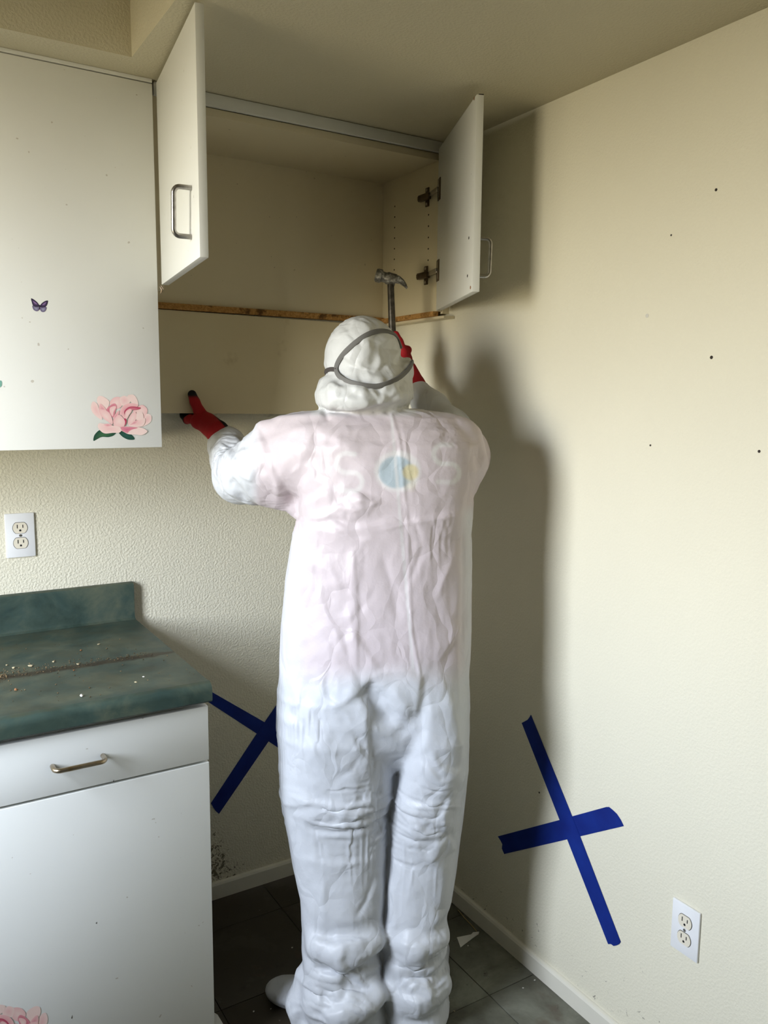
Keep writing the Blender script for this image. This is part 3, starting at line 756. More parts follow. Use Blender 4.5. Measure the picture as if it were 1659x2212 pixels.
fld = Field((-.50, -.27, -.002), (.30, .46, 1.75), .0066)
torso = [st(876, 722, 878, .075, .03), st(888, 670, 940, .088, .025), st(900, 622, 985, .100, .02), st(925, 600, 1012, .118, .01), st(960, 612, 1030, .132), st(1010, 632, 1034, .140), st(1060, 645, 1024, .144),
         st(1110, 644, 1021, .143), st(1150, 634, 1018, .142), st(1250, 616, 1018, .146), st(1350, 608, 1018, .152), st(1450, 605, 1013, .156), st(1520, 604, 1013, .150), st(1580, 612, 1004, .120), st(1640, 640, 980, .070)]
fld.loft(torso, .02, 2.5)
legL = [st(1400, 640, 845, .125, 0), st(1480, 610, 856, .150, 0), st(1560, 604, 864, .156, 0), st(1640, 604, 858, .146, 0), st(1700, 606, 854, .132, -.005), st(1740, 611, 844, .118, -.01), st(1800, 623, 840, .112, -.015), st(1860, 634, 836, .108, -.02),
        st(1930, 649, 832, .104, -.03), st(2000, 653, 828, .098, -.035), st(2040, 652, 826, .096, -.04), st(2090, 655, 824, .100, -.045), st(2130, 650, 828, .108, -.05), st(2170, 648, 834, .116, -.05), st(2215, 646, 838, .120, -.05), st(2236, 650, 832, .115, -.05)]
legR = [st(1400, 860, 985, .120, 0), st(1480, 858, 1008, .147, 0), st(1560, 864, 1013, .152, 0), st(1640, 857, 1012, .140, 0), st(1700, 845, 1006, .128, .0), st(1760, 837, 1000, .114, .0), st(1820, 834, 992, .108, 0), st(1880, 830, 985, .104, -.005),
        st(1930, 827, 976, .100, -.01), st(1965, 824, 966, .097, -.015), st(2000, 822, 957, .095, -.015), st(2040, 820, 962, .097, -.02), st(2090, 820, 958, .098, -.02), st(2130, 824, 962, .102, -.025), st(2165, 828, 970, .108, -.025), st(2205, 834, 968, .110, -.03), st(2225, 838, 964, .106, -.03)]
def fix(L):     # keep the hem just over the floor
    return [(max(z, .004), *r) for z, *r in L]
fld.loft(fix(legL), .022, 2.3); fld.loft(fix(legR), .010, 2.3)
# shoe covers
h1 = loc(742, 2222, 1.83); h1[2] = .045
fld.chain([h1, h1+np.array([-.085, .055, -.012])], [.050, .040], .02)
for q_ in range(4): fld.ell(h1+np.array([-.075-.028*q_, .048+.014*q_, -.012-.005*q_]), (.045, .040, .034-.004*q_), .02)
h2 = loc(905, 2205, 1.86); h2[2] = .045
fld.chain([h2, h2+np.array([.03, .10, 0]), h2+np.array([.05, .19, -.006])], [.050, .047, .040], .02)
# baggy bunches round the ankles
fld.chain([loc(655, 2105, 1.84), loc(652, 2165, 1.83), loc(662, 2200, 1.82)], [.020, .034, .036], .02)
fld.chain([loc(690, 2040, 1.79), loc(745, 2052, 1.775), loc(806, 2034, 1.79)], [.024, .026, .024], .035)
fld.chain([loc(690, 2165, 1.79), loc(745, 2178, 1.765), loc(808, 2150, 1.78)], [.028, .032, .028], .035)
fld.chain([loc(850, 2030, 1.83), loc(895, 2042, 1.805), loc(945, 2020, 1.83)], [.024, .026, .022], .035)
fld.chain([loc(862, 2130, 1.82), loc(905, 2145, 1.80), loc(950, 2125, 1.83)], [.028, .030, .026], .035)
# hood with its loose lower edge over the shoulders
fld.ell(loc(784, 774, 1.94), (.0885, .112, .094), .02)
hood = [st(770, 712, 862, .095, .04), st(795, 700, 868, .104, .04), st(812, 697, 877, .114, .035), st(832, 688, 887, .126, .03), st(852, 682, 890, .134, .025), st(872, 684, 886, .132, .025), st(886, 696, 872, .112, .03), st(900, 716, 846, .085, .04)]
fld.loft(hood, .012, 2.2)
fld.ell(loc(866, 808, 1.95), (.027, .06, .046), .015)
# arms
armL = [loc(655, 985, 1.91), loc(598, 1002, 1.94), loc(552, 1020, 2.00), loc(520, 1030, 2.06), loc(503, 992, 2.15), loc(490, 962, 2.21), loc(481, 946, 2.235)]
fld.chain(armL, [.096, .090, .076, .064, .052, .046, .036], .02)
fld.chain([loc(650, 922, 1.90), loc(573, 931, 1.90), loc(568, 962, 1.92)], [.028, .018, .024], .02)
fld.chain([loc(598, 1052, 1.94), loc(636, 1088, 1.93)], [.052, .026], .03)
armR = [loc(960, 975, 1.92), loc(985, 985, 1.99), loc(998, 985, 2.08), loc(970, 930, 2.16), loc(932, 885, 2.23), loc(905, 852, 2.27)]
fld.chain(armR, [.088, .078, .066, .056, .047, .036], .02)
fld.chain([loc(1000, 950, 1.90), loc(1008, 1000, 1.90), loc(1000, 1040, 1.90)], [.044, .046, .034], .02)
# fold-in at the left armpit, the seat and where the strap draws the hood in
def groove(pts, r, k):
    for p, q in zip(pts, pts[1:]):
        p, q = np.array(p), np.array(q); d = q-p; L2 = d@d
        fn = lambda X, Y, Z, p=p, d=d, L2=L2: np.sqrt((X-p[0]-np.clip(((X-p[0])*d[0]+(Y-p[1])*d[1]+(Z-p[2])*d[2])/L2, 0, 1)*d[0])**2+(Y-p[1]-np.clip(((X-p[0])*d[0]+(Y-p[1])*d[1]+(Z-p[2])*d[2])/L2, 0, 1)*d[1])**2+(Z-p[2]-np.clip(((X-p[0])*d[0]+(Y-p[1])*d[1]+(Z-p[2])*d[2])/L2, 0, 1)*d[2])**2)-r
        fld.cut(fn, np.minimum(p, q)-r, np.maximum(p, q)+r, k)
groove([loc(636, 1106, 1.80), loc(655, 1088, 1.775), loc(672, 1074, 1.755)], .010, .02)
groove([loc(800, 1500, 1.745), loc(832, 1560, 1.738), loc(868, 1602, 1.735)], .014, .03)
groove([loc(893, 1555, 1.735), loc(868, 1612, 1.735), loc(845, 1672, 1.745), loc(834, 1730, 1.765), loc(832, 1800, 1.79)], .012, .028)
groove([loc(706, 800, 1.845), loc(695, 803, 1.90), loc(693, 803, 1.96)], .006, .016)
groove([loc(866, 790, 1.86), loc(874, 772, 1.92), loc(872, 762, 1.97)], .005, .016)
V, Q = fld.mesh(2)
del fld.D
N = normals(V, Q)
if (N*(V-V.mean(0))).sum() < 0: Q = Q[:, ::-1].copy(); N = -N

# ---- the cloth is cut longer and wider than the body: let it buckle into folds (position-based relaxation)
def buckle(V, Q, N, its=320):
    E_ = np.concatenate([Q[:, [0, 1]], Q[:, [1, 2]], Q[:, [2, 3]], Q[:, [3, 0]]]); E_ = np.unique(np.sort(E_, 1), axis=0)
    S_ = np.concatenate([Q[:, [0, 2]], Q[:, [1, 3]]])
    A = np.concatenate([E_, S_]); i, j = A[:, 0], A[:, 1]; n = len(V)
    mid = (V[i]+V[j])/2; mw = toworld(mid); u, v = project(mw)
    d = V[j]-V[i]; L0 = np.linalg.norm(d, axis=1); t2 = (d[:, 2]/L0)**2
    bnd = lambda a, b, s_=40: np.clip((v-a)/s_, 0, 1)*np.clip((b-v)/s_, 0, 1)
    ev = .035+.10*bnd(1060, 1170)+.11*bnd(1670, 1830)+.13*bnd(2005, 2400)+.03*bnd(870, 1000)
    eh = .052+.03*bnd(1480, 1700)
    hd_ = ((v < 890) & (np.abs(u-785) < 120) & (mid[:, 1] < .2)); ev = np.where(hd_, .11, ev); eh = np.where(hd_, .10, eh)
    arm_ = ((u < 575) & (v < 1120)) | (mid[:, 1] > .16); ev = np.where(arm_, .075, ev); eh = np.where(arm_, .075, eh)
    pn = np.clip(1+2.6*perlin(mid*np.array([7, 7, 7])+3), .15, 2.2); tl = perlin(mid*5+19)*1.6     # uneven slack, pulled askew
    q2 = d[:, 2]*np.cos(tl)+d[:, 0]*np.sin(tl); t2 = q2**2/((d*d).sum(1))
    L0 = L0*(1+pn*(ev*t2+eh*(1-t2)))
    val_ = np.bincount(np.concatenate([i, j]), minlength=n).astype(float)
    ii = np.concatenate([E_[:, 0], E_[:, 1]]); jj = np.concatenate([E_[:, 1], E_[:, 0]]); ev_ = np.bincount(ii, minlength=n).astype(float)
    nz = perlin(V*np.array([11, 11, 8]))+.6*perlin(V*23+5); X = V+N*(nz*.007)[:, None]
    floor_ = V[:, 2] < .02
    for it in range(its):
        d = X[j]-X[i]; L = np.sqrt((d*d).sum(1)); c = (.5*(L-L0)/L)[:, None]*d
        acc = np.stack([np.bincount(i, c[:, k], minlength=n)-np.bincount(j, c[:, k], minlength=n) for k in range(3)], 1)/val_[:, None]
        X = X+1.7*acc
        D = X-V
        sm = np.stack([np.bincount(ii, D[jj, k], minlength=n) for k in range(3)], 1)/ev_[:, None]
        D = D+(.30 if it < 110 else .10 if it < 220 else .06 if it < its-25 else .02)*(sm-D)
        h = (D*N).sum(1); hc = np.clip(h, -.022, .022); D = D*.998+N*((hc-h))[:, None]
        D[floor_] *= .5
        X = V+D
    return X
X = buckle(V, Q, N)
# one level of smooth subdivision
me_ = bpy.data.meshes.new('tmp'); me_.from_pydata([tuple(p) for p in X], [], [tuple(int(q) for q in f) for f in Q]); ob_ = bpy.data.objects.new('tmp', me_); COL.objects.link(ob_)
md = ob_.modifiers.new('s', 'SUBSURF'); md.levels = 1; md.render_levels = 1
m2 = bpy.data.meshes.new_from_object(ob_.evaluated_get(bpy.context.evaluated_depsgraph_get()))
V = np.empty(len(m2.vertices)*3); m2.vertices.foreach_get('co', V); V = V.reshape(-1, 3)
Q = np.empty(len(m2.loops), np.int32); m2.loops.foreach_get('vertex_index', Q); Q = Q.reshape(-1, 4)
bpy.data.objects.remove(ob_); bpy.data.meshes.remove(me_); bpy.data.meshes.remove(m2)
V = laplace(V, Q, .6)
Vw = toworld(V)

# ---- folds and creases worked into the cloth
N = normals(Vw, Q)
if (N*(Vw-Vw.mean(0))).sum() < 0: Q = Q[:, ::-1].copy(); N = -N
def facing(): 
    d = CAM-Vw; d /= np.linalg.norm(d, axis=1)[:, None]; return np.clip(((N*d).sum(1)-.02)/.35, 0, 1)
fac = facing(); U, Wv = project(Vw)
back = fac > 0
UB, VB = U[back], Wv[back]
disp = np.zeros(len(Vw)); DB = np.zeros(len(UB))
def stroke(pts, amp, w, mode='ridge', taper=True):
    pts = np.array(pts, float); seg = np.linalg.norm(np.diff(pts, axis=0), axis=1); L = seg.sum(); s0 = 0
    lo, hi = pts.min(0)-(9 if mode == 'fold' else 4)*w, pts.max(0)+(9 if mode == 'fold' else 4)*w
    sel = np.nonzero((UB > lo[0]) & (UB < hi[0]) & (VB > lo[1]) & (VB < hi[1]))[0]
    if len(sel) == 0: return
    x, y_ = UB[sel], VB[sel]; best = np.full(len(sel), 1e9); sg = np.zeros(len(sel)); tt = np.zeros(len(sel))
    for p, q, l in zip(pts, pts[1:], seg):
        d = (q-p)/max(l, 1e-6); a = (x-p[0])*d[0]+(y_-p[1])*d[1]; ac_ = np.clip(a, 0, l)
        dx, dy = x-p[0]-ac_*d[0], y_-p[1]-ac_*d[1]; dist = np.hypot(dx, dy); m_ = dist < best
        best[m_] = dist[m_]; sg[m_] = (d[0]*(y_-p[1])-d[1]*(x-p[0]))[m_]; tt[m_] = ((s0+ac_)/L)[m_]; s0 += l
    tp = np.clip(np.sin(np.pi*np.clip(tt, 0, 1))*1.6, 0, 1) if taper else 1.0
    if mode == 'ridge': pr = np.exp(-(best/w)**1.5)
    elif mode == 'valley': pr = -np.exp(-(best/w)**1.5)
    elif mode == 'crease': pr = .8*np.where(sg > 0, np.exp(-(best/(2.5*w))**1.3), np.exp(-(best/(.9*w))**2))
    elif mode == 'fold': pr = np.where(sg > 0, np.exp(-(best/(3.6*w))**1.3), np.exp(-(best/(.85*w))**2))   # long flank, steep lee side
    else: pr = np.clip(1-best/w, 0, 1)
    DB[sel] += amp*.00085*pr*tp
def scatter(n, cx, cy, rx, ry, ang, spread, ln, amp, w, seed, modes=('fold', 'fold', 'crease', 'valley')):
    r_ = np.random.default_rng(seed)
    for _ in range(n):
        while True:
            a, b = r_.uniform(-1, 1, 2)
            if a*a+b*b < 1: break
        x, y_ = cx+a*rx, cy+b*ry; th = math.radians(ang+r_.normal(0, spread)); l = ln*r_.uniform(.5, 1.5); bend = r_.normal(0, .18)*l
        d = np.array([math.cos(th), math.sin(th)])*(1 if r_.random() < .5 else -1); nrm_ = np.array([-d[1], d[0]]); c = np.array([x, y_])
        stroke([c-d*l/2, c-d*l/4+nrm_*bend*.7, c+nrm_*bend, c+d*l/4+nrm_*bend*.6, c+d*l/2], amp*r_.uniform(.45, 1.3), w*r_.uniform(.6, 1.5), modes[r_.integers(len(modes))])
# broad drapes of the back
for a in (([(560, 930), (600, 905), (700, 900), (770, 905)], 7, 14, 'ridge'), ([(565, 960), (640, 930), (720, 915)], 5, 10, 'crease'), ([(720, 915), (735, 960), (790, 1000), (845, 1010)], 6, 22, 'ridge'),
          ([(600, 1100), (600, 1040), (575, 980), (560, 930)], 7, 9, 'fold'), ([(640, 1090), (610, 1040), (590, 990)], 6, 10, 'valley'), ([(560, 1080), (545, 1040), (548, 980), (556, 920)], 6, 9, 'fold'),
          ([(650, 1105), (690, 1075), (720, 1060)], 8, 12, 'fold'), ([(648, 1125), (700, 1120), (750, 1085), (775, 1060)], 6, 12, 'fold'), ([(655, 1085), (660, 1050), (690, 1010)], 5, 16, 'ridge'),
          ([(660, 1140), (720, 1150), (800, 1140), (880, 1122)], 6, 11, 'fold'), ([(880, 1130), (940, 1120), (1005, 1106)], 5, 9, 'fold'), ([(790, 1160), (765, 1200), (755, 1290), (762, 1400)], 5, 10, 'ridge'),
          ([(648, 1150), (690, 1290), (740, 1400), (772, 1450)], 5, 11, 'crease'), ([(655, 1200), (720, 1240), (750, 1300)], 5, 18, 'ridge'), ([(760, 1150), (772, 1300), (770, 1480)], 3, 4, 'fold'),
          ([(752, 1260), (757, 1330)], -5, 8, 'fold'), ([(640, 1180), (632, 1300), (640, 1440)], 4, 14, 'ridge'), ([(690, 1380), (730, 1440), (780, 1480)], 4, 12, 'crease'),
          ([(800, 1456), (775, 1490), (735, 1520), (700, 1528)], 6, 9, 'fold'), ([(802, 1462), (840, 1450), (900, 1452)], 5, 8, 'crease'), ([(905, 1450), (900, 1500), (895, 1550)], 9, 12, 'fold'),
          ([(790, 1480), (790, 1560), (795, 1640), (800, 1700)], 6, 8, 'fold'), ([(815, 1490), (840, 1540), (880, 1590)], -9, 18, 'ridge'), ([(840, 1480), (872, 1520), (885, 1570)], 7, 16, 'ridge'),
          ([(920, 1470), (932, 1540), (925, 1600), (900, 1640)], 6, 18, 'ridge'), ([(1000, 1340), (970, 1390), (945, 1430)], 5, 6, 'fold'), ([(980, 1190), (955, 1260), (940, 1300)], 4, 9, 'ridge'),
          ([(975, 1150), (990, 1250), (985, 1400), (990, 1550)], 5, 9, 'crease'), ([(1000, 1130), (1003, 1250), (1000, 1400)], 4, 7, 'valley'), ([(690, 1560), (720, 1640), (790, 1690)], 5, 14, 'ridge'),
          ([(630, 1470), (660, 1560), (720, 1640)], 5, 18, 'ridge'), ([(640, 1440), (628, 1520), (632, 1620)], 4, 9, 'crease'), ([(945, 1440), (985, 1560), (1000, 1660)], 4, 10, 'crease'),
          ([(930, 1620), (950, 1660), (985, 1675), (1000, 1660)], 7, 8, 'fold'), ([(900, 1640), (935, 1670), (950, 1690), (985, 1680)], 6, 8, 'fold'),
          ([(880, 1760), (910, 1850), (965, 1880)], 5, 14, 'ridge'), ([(850, 1730), (900, 1745), (960, 1735)], 6, 10, 'fold'), ([(880, 1770), (920, 1800), (962, 1802)], 7, 9, 'fold'), ([(962, 1802), (940, 1850), (925, 1860)], 5, 8, 'fold'), ([(962, 1802), (985, 1840)], 5, 7, 'fold'), ([(962, 1802), (958, 1760), (975, 1720)], 6, 7, 'fold'),
          ([(606, 1712), (680, 1735), (760, 1742), (828, 1722)], 7, 9, 'fold'), ([(620, 1770), (690, 1805), (760, 1800), (822, 1770)], 3, 13, 'ridge'), ([(640, 1850), (720, 1872), (800, 1862), (826, 1845)], 3.5, 12, 'ridge'),
          ([(700, 1720), (745, 1755), (800, 1768)], 4, 10, 'fold'), ([(770, 1740), (790, 1775), (770, 1810)], 4, 9, 'fold'), ([(625, 1760), (700, 1770), (770, 1800)], 4, 11, 'ridge'),
          ([(810, 1890), (790, 1950), (765, 1990)], 5, 6, 'valley'), ([(700, 1890), (698, 1960), (702, 2020)], 4, 8, 'crease'), ([(655, 2022), (720, 2042), (815, 2030)], 9, 10, 'fold'),
          ([(655, 2070), (700, 2105), (750, 2120), (760, 2115)], 8, 10, 'fold'), ([(760, 2118), (810, 2095), (822, 2070)], 8, 10, 'fold'), ([(745, 2035), (735, 2075), (755, 2115)], 7, 8, 'fold'),
          ([(650, 2110), (690, 2145), (690, 2190)], 9, 9, 'fold'), ([(700, 2130), (780, 2150), (815, 2190)], 7, 9, 'fold'), ([(690, 2200), (760, 2180), (825, 2180)], 7, 10, 'fold'),
          ([(845, 1890), (850, 1960), (850, 2030)], 6, 10, 'fold'), ([(955, 1970), (935, 2000), (945, 2030)], 7, 8, 'fold'), ([(850, 2030), (890, 2048), (945, 2030), (960, 2000)], 7, 10, 'fold'),
          ([(830, 2075), (890, 2098), (950, 2080)], 8, 10, 'fold'), ([(870, 2110), (900, 2125), (885, 2145)], 8, 7, 'fold'), ([(910, 2110), (930, 2140), (925, 2160)], 8, 7, 'fold'), ([(850, 2150), (910, 2165), (965, 2140)], 7, 9, 'fold'), ([(905, 2150), (902, 2205)], 6, 7, 'fold'),
          # hood
          ([(752, 690), (790, 705), (800, 722)], 4, 6, 'fold'), ([(775, 684), (800, 700), (812, 716)], 4, 5, 'fold'), ([(700, 770), (715, 730), (745, 705)], 4, 8, 'fold'), ([(735, 745), (728, 768), (735, 790)], 3, 5, 'valley'), ([(815, 688), (820, 712)], 3, 5, 'fold'),
          ([(790, 728), (798, 755), (790, 790)], 6, 8, 'fold'), ([(810, 730), (785, 735), (782, 745)], 5, 6, 'fold'), ([(790, 790), (770, 800), (752, 812)], 4, 6, 'fold'), ([(790, 795), (800, 820)], 4, 5, 'fold'), ([(830, 735), (815, 770), (795, 800)], 3, 8, 'valley'), ([(822, 765), (825, 785), (812, 800)], 3, 4, 'fold'),
          ([(688, 860), (720, 835), (770, 845), (820, 855)], 6, 9, 'fold'), ([(700, 880), (730, 865), (790, 868), (840, 862)], 6, 8, 'fold'), ([(720, 820), (722, 845), (740, 860)], 4, 6, 'fold'), ([(850, 835), (862, 850), (865, 868)], 6, 6, 'fold'), ([(875, 800), (870, 830), (858, 845)], 4, 7, 'valley'),
          ([(690, 893), (760, 888), (830, 879), (880, 872)], -9, 7, 'ridge'), ([(700, 890), (712, 915)], -6, 6, 'ridge'),
          # left sleeve
          ([(460, 965), (485, 970), (500, 985), (548, 970)], 7, 8, 'fold'), ([(488, 970), (476, 1010), (472, 1035)], 7, 8, 'fold'), ([(500, 985), (515, 1000), (548, 990)], 7, 7, 'fold'), ([(505, 1000), (500, 1050), (520, 1085)], 6, 8, 'fold'), ([(530, 1000), (535, 1060), (552, 1098)], 6, 8, 'fold'), ([(465, 985), (480, 955), (520, 945)], 5, 7, 'crease')):
    stroke(*a)
# spine seam
stroke([(845, 893), (862, 950), (873, 1060), (880, 1130), (884, 1250), (890, 1370), (906, 1452)], 3.0, 4.5, 'tent', False)
stroke([(868, 900), (880, 985), (895, 1100)], 2.0, 4, 'tent')
stroke([(800, 1150), (884, 1130), (1010, 1112)], 3, 5, 'tent')
# crumpled areas
scatter(14, 760, 1110, 95, 45, 5, 30, 70, 3.6, 6, 1); scatter(8, 720, 1740, 105, 50, 6, 26, 90, 3.4, 7, 3); scatter(7, 930, 1750, 66, 70, -20, 32, 75, 3.4, 7, 4)
scatter(7, 735, 2100, 80, 85, 12, 32, 95, 4.0, 10, 5); scatter(7, 895, 2100, 62, 85, -6, 36, 85, 4.0, 10, 6); scatter(8, 612, 2200, 40, 14, 160, 40, 40, 4, 5, 18)
scatter(10, 510, 1010, 45, 60, 60, 40, 60, 4.0, 6, 8); scatter(12, 780, 860, 90, 26, -5, 30, 60, 4.0, 6, 10); scatter(8, 640, 1000, 90, 80, 60, 28, 110, 3.6, 9, 9)
scatter(16, 785, 770, 82, 78, 75, 45, 60, 4.2, 6, 14); scatter(12, 790, 855, 95, 25, 0, 35, 60, 4.5, 6, 21); scatter(10, 510, 1000, 40, 60, 45, 45, 55, 5, 7, 22); scatter(8, 800, 1300, 170, 130, 78, 26, 150, 3.4, 9, 11); scatter(8, 720, 1560, 110, 90, 62, 28, 120, 4, 9, 12)
disp[back] = DB*fac[back]
# soft drapes and paper-like creasing all over, running with the pull of the cloth
def rid(P): return 1-np.abs(perlin(P))*2.4
def warp(P, f, a): return P+a*np.stack([perlin(P*f+7), perlin(P*f+31), perlin(P*f+53)], 1)
def band(v0, v1, soft_=25): return np.clip((Wv-v0)/soft_, 0, 1)*np.clip((v1-Wv)/soft_, 0, 1)
waist, knee, ankle, hd = band(1050, 1165), band(1660, 1830), band(2000, 2300), band(640, 890, 12)*(np.abs(U-785) < 115)
long_ = np.clip(1-waist-knee-ankle-hd, 0, 1); arm_ = (U < 570)*(Wv < 1120)*1.0; long_ = long_*(1-arm_)
def creases(mask, *fields):
    ix = np.nonzero(mask > 0)[0]; LW = V[ix]; tot = 0
    for amp, sc_, seed, rot in fields:
        c_, s_ = math.cos(rot), math.sin(rot)
        P = np.stack([LW[:, 0]*c_+LW[:, 2]*s_, LW[:, 1], -LW[:, 0]*s_+LW[:, 2]*c_], 1)*np.array(sc_)+seed
        tot = tot+amp*rid(warp(P, .7, .45))
    disp[ix] += mask[ix]*tot
creases(np.ones(len(V)), (.0009, (34, 34, 20), 15.2, 0))
disp -= np.average(disp)
disp = np.clip(disp, -.0055, .012)
_a = np.concatenate([Q[:, k] for k in range(4)]); _b = np.concatenate([Q[:, (k+1) % 4] for k in range(4)])
_i, _j = np.concatenate([_a, _b]), np.concatenate([_b, _a]); _c = np.bincount(_i, minlength=len(V))
for _ in range(2): disp = .5*disp+.5*np.bincount(_i, disp[_j], minlength=len(V))/_c
low = np.clip((Vw[:, 2]-.01)/.03, 0, 1)
Vw = Vw+N*(disp*np.where(low < 1, low, 1))[:, None]
Vw[:, 2] = np.maximum(Vw[:, 2], .0012)

# ---- colour seen through the thin cloth: pink shirt, its faded letters, grey trousers
U, Wv = project(Vw); L = V   # L: the worker's frame
nz = perlin(Vw*6)*18
def sst(x, a, b): t_ = np.clip((x-a)/(b-a), 0, 1); return t_*t_*(3-2*t_)
shirt = sst(Wv+nz*1.5, 1505, 1425)*sst(Wv, 872, 905)*sst(U+nz*.3, 538, 566)
shirt *= 1-sst(L[:, 1], .10, .16)*(U < 600)
shirt = np.where((U > 880) & (L[:, 1] > .18), 0, shirt)
edge = sst(U+nz*.5, 668, 622)*sst(Wv, 1130, 1160)+sst(U+nz*.4, 985, 1016)*sst(Wv, 1080, 1120)
shirt *= 1-.75*np.clip(edge, 0, 1)
base = np.array([.61, .625, .65]); pink = np.array([.585, .512, .53])
T = base+(pink-base)*shirt[:, None]
trs = sst(Wv, 1445, 1500)*.10; T = T*(1-trs[:, None]*np.array([1, .95, .8]))
hoodm = sst(Wv, 905, 880)*(np.abs(U-785) < 112); T = T+(np.array([.63, .635, .62])-T)*hoodm[:, None]
def soft(d, w=3.0): return sst(d, w, -w)
def arcdist(cx, cy, r, a0, a1):    # distance to a circular stroke, angles in degrees, clockwise from +u with v down
    a = np.degrees(np.arctan2(Wv-cy, U-cx)); m_ = (a-a0) % 360; sp_ = (a1-a0) % 360
    d = np.abs(np.hypot(U-cx, Wv-cy)-r)
    e0 = np.hypot(U-cx-r*math.cos(math.radians(a0)), Wv-cy-r*math.sin(math.radians(a0))); e1 = np.hypot(U-cx-r*math.cos(math.radians(a1)), Wv-cy-r*math.sin(math.radians(a1)))
    return np.where(m_ <= sp_, d, np.minimum(e0, e1))
def segd(p, q):
    d = np.array(q, float)-p; l2 = d@d; t_ = np.clip(((U-p[0])*d[0]+(Wv-p[1])*d[1])/l2, 0, 1); return np.hypot(U-p[0]-t_*d[0], Wv-p[1]-t_*d[1])
def letter_s(cx, cy, s_):          # S: upper bowl open to the right, lower bowl open to the left
    d = np.minimum.reduce([segd((cx+14*s_, cy-39*s_), (cx-2*s_, cy-41*s_)), arcdist(cx-4*s_, cy-20*s_, 21*s_, 90, 275), segd((cx-4*s_, cy+1*s_), (cx+10*s_, cy+1*s_)), arcdist(cx+10*s_, cy+21*s_, 20*s_, -90, 90), segd((cx+10*s_, cy+41*s_), (cx-16*s_, cy+40*s_))])
    return d
prn = fac > 0
def tintin(mask, col, a):
    global T
    m_ = (mask*a*prn)[:, None]; T = T*(1-m_)+np.array(col)*m_
fade = .75+.25*np.clip(perlin(Vw*22)*2, -1, 1)
tintin(soft(letter_s(962, 1001, 1.0)-5.2), (.71, .70, .685), .95*fade)
tintin(soft(letter_s(752, 1020, 1.0)-5.2), (.71, .70, .685), .80*fade)
dO = np.hypot((U-859), (Wv-1018)*1.12)
tintin(soft(dO-50, 5), (.71, .70, .685), .95*fade)
tintin(soft(np.hypot(U-856, (Wv-1020)*1.1)-38, 4), (.36, .45, .50), .85)
tintin(soft(np.hypot(U-887, (Wv-1020))-17, 4), (.64, .55, .29), .80); tintin(soft(np.hypot(U-888, (Wv-1045)*.7)-11, 6), (.71, .65, .45), .30)
tintin(soft(np.abs(U-(845+(Wv-893)*.086))-3.2, 2)*sst(Wv, 1460, 1440)*sst(Wv, 892, 905), (.68, .67, .66), .6)

pw = thing('person', tuple(ORG+HR*(-.02)), 'person in a white hooded coverall and red gloves prying at the open cabinet, back turned', 'person')
cov = mesh_obj('coverall', Vw, Q, 'coverall_fabric', pw, smooth=True, tint=T); cov['label'] = 'white disposable hooded coverall, a pink shirt with white letters showing through'
tree = BVHTree.FromPolygons([tuple(v) for v in Vw], [tuple(int(i) for i in f) for f in Q])

# ---- respirator straps lying on the hood
def on_hood(u, v):
    d = Vector(ray(u, v)).normalized(); h_ = tree.ray_cast(Vector(CAM), d)
    if h_[0] is None or (h_[0]-Vector(CAM)).length > 2.25:
        h_ = tree.find_nearest(Vector(atH(u, v, 1.93)))
    return np.array(h_[0]), np.array(h_[1])
def ribbon(name, px, w, mat, close=False, lift=.0016):
    px = np.array(px, float); out = []
    for i in range(len(px)-1):
        for k in range(4): 
            p0, p1, p2, p3 = px[max(i-1, 0)], px[i], px[i+1], px[min(i+2, len(px)-1)]; t_ = k/4
            out.append(.5*((2*p1)+(-p0+p2)*t_+(2*p0-5*p1+4*p2-p3)*t_**2+(-p0+3*p1-3*p2+p3)*t_**3))
    out.append(px[-1]); P, Nn = zip(*[on_hood(*q) for q in out]); P, Nn = np.array(P), np.array(Nn)
    C0 = np.array(loc(783, 775, 1.94)); C0 = ORG+HR*C0[0]+HF*C0[1]+np.array([0, 0, C0[2]])
    Nn = Nn*.25+.75*(P-C0)/np.linalg.norm(P-C0, axis=1)[:, None]
    for _ in range(3):
        P[1:-1] = .5*P[1:-1]+.25*(P[:-2]+P[2:]); Nn[1:-1] = .5*Nn[1:-1]+.25*(Nn[:-2]+Nn[2:])
    Nn /= np.linalg.norm(Nn, axis=1)[:, None]; Vv, Fc = [], []
    for i in range(len(P)):
        t_ = P[min(i+1, len(P)-1)]-P[max(i-1, 0)]; t_ /= np.linalg.norm(t_); b = np.cross(t_, Nn[i]); b /= np.linalg.norm(b); n_ = np.cross(b, t_)
        for a, h_ in ((-w, -.002), (-w, lift), (-w*.5, lift+.0012), (w*.5, lift+.0012), (w, lift), (w, -.002)): Vv.append(P[i]+b*a+n_*(h_+.0015))
        if i:
            k = 6*(i-1)
            for j in range(6): Fc.append([k+j, k+(j+1) % 6, k+6+(j+1) % 6, k+6+j])
    Fc += [[5, 4, 3, 2, 1, 0], [len(Vv)-6+j for j in range(6)]]
    m = MB(); vs = [m.bm.verts.new(v) for v in Vv]
    for f in Fc: m.bm.faces.new([vs[i] for i in f])
    return m.build(name, mat, pw, smooth=True)
ribbon('respirator_strap', [(874, 752), (866, 736), (853, 724), (838, 717), (815, 716), (790, 725), (765, 743), (743, 764), (730, 784), (727, 800), (734, 813), (752, 825), (782, 832), (812, 835), (838, 828), (858, 818), (873, 806), (884, 794), (890, 782)], .0056, 'strap_grey')
ribbon('respirator_strap', [(702, 806), (707, 800), (716, 797), (728, 799)], .0048, 'strap_dark')
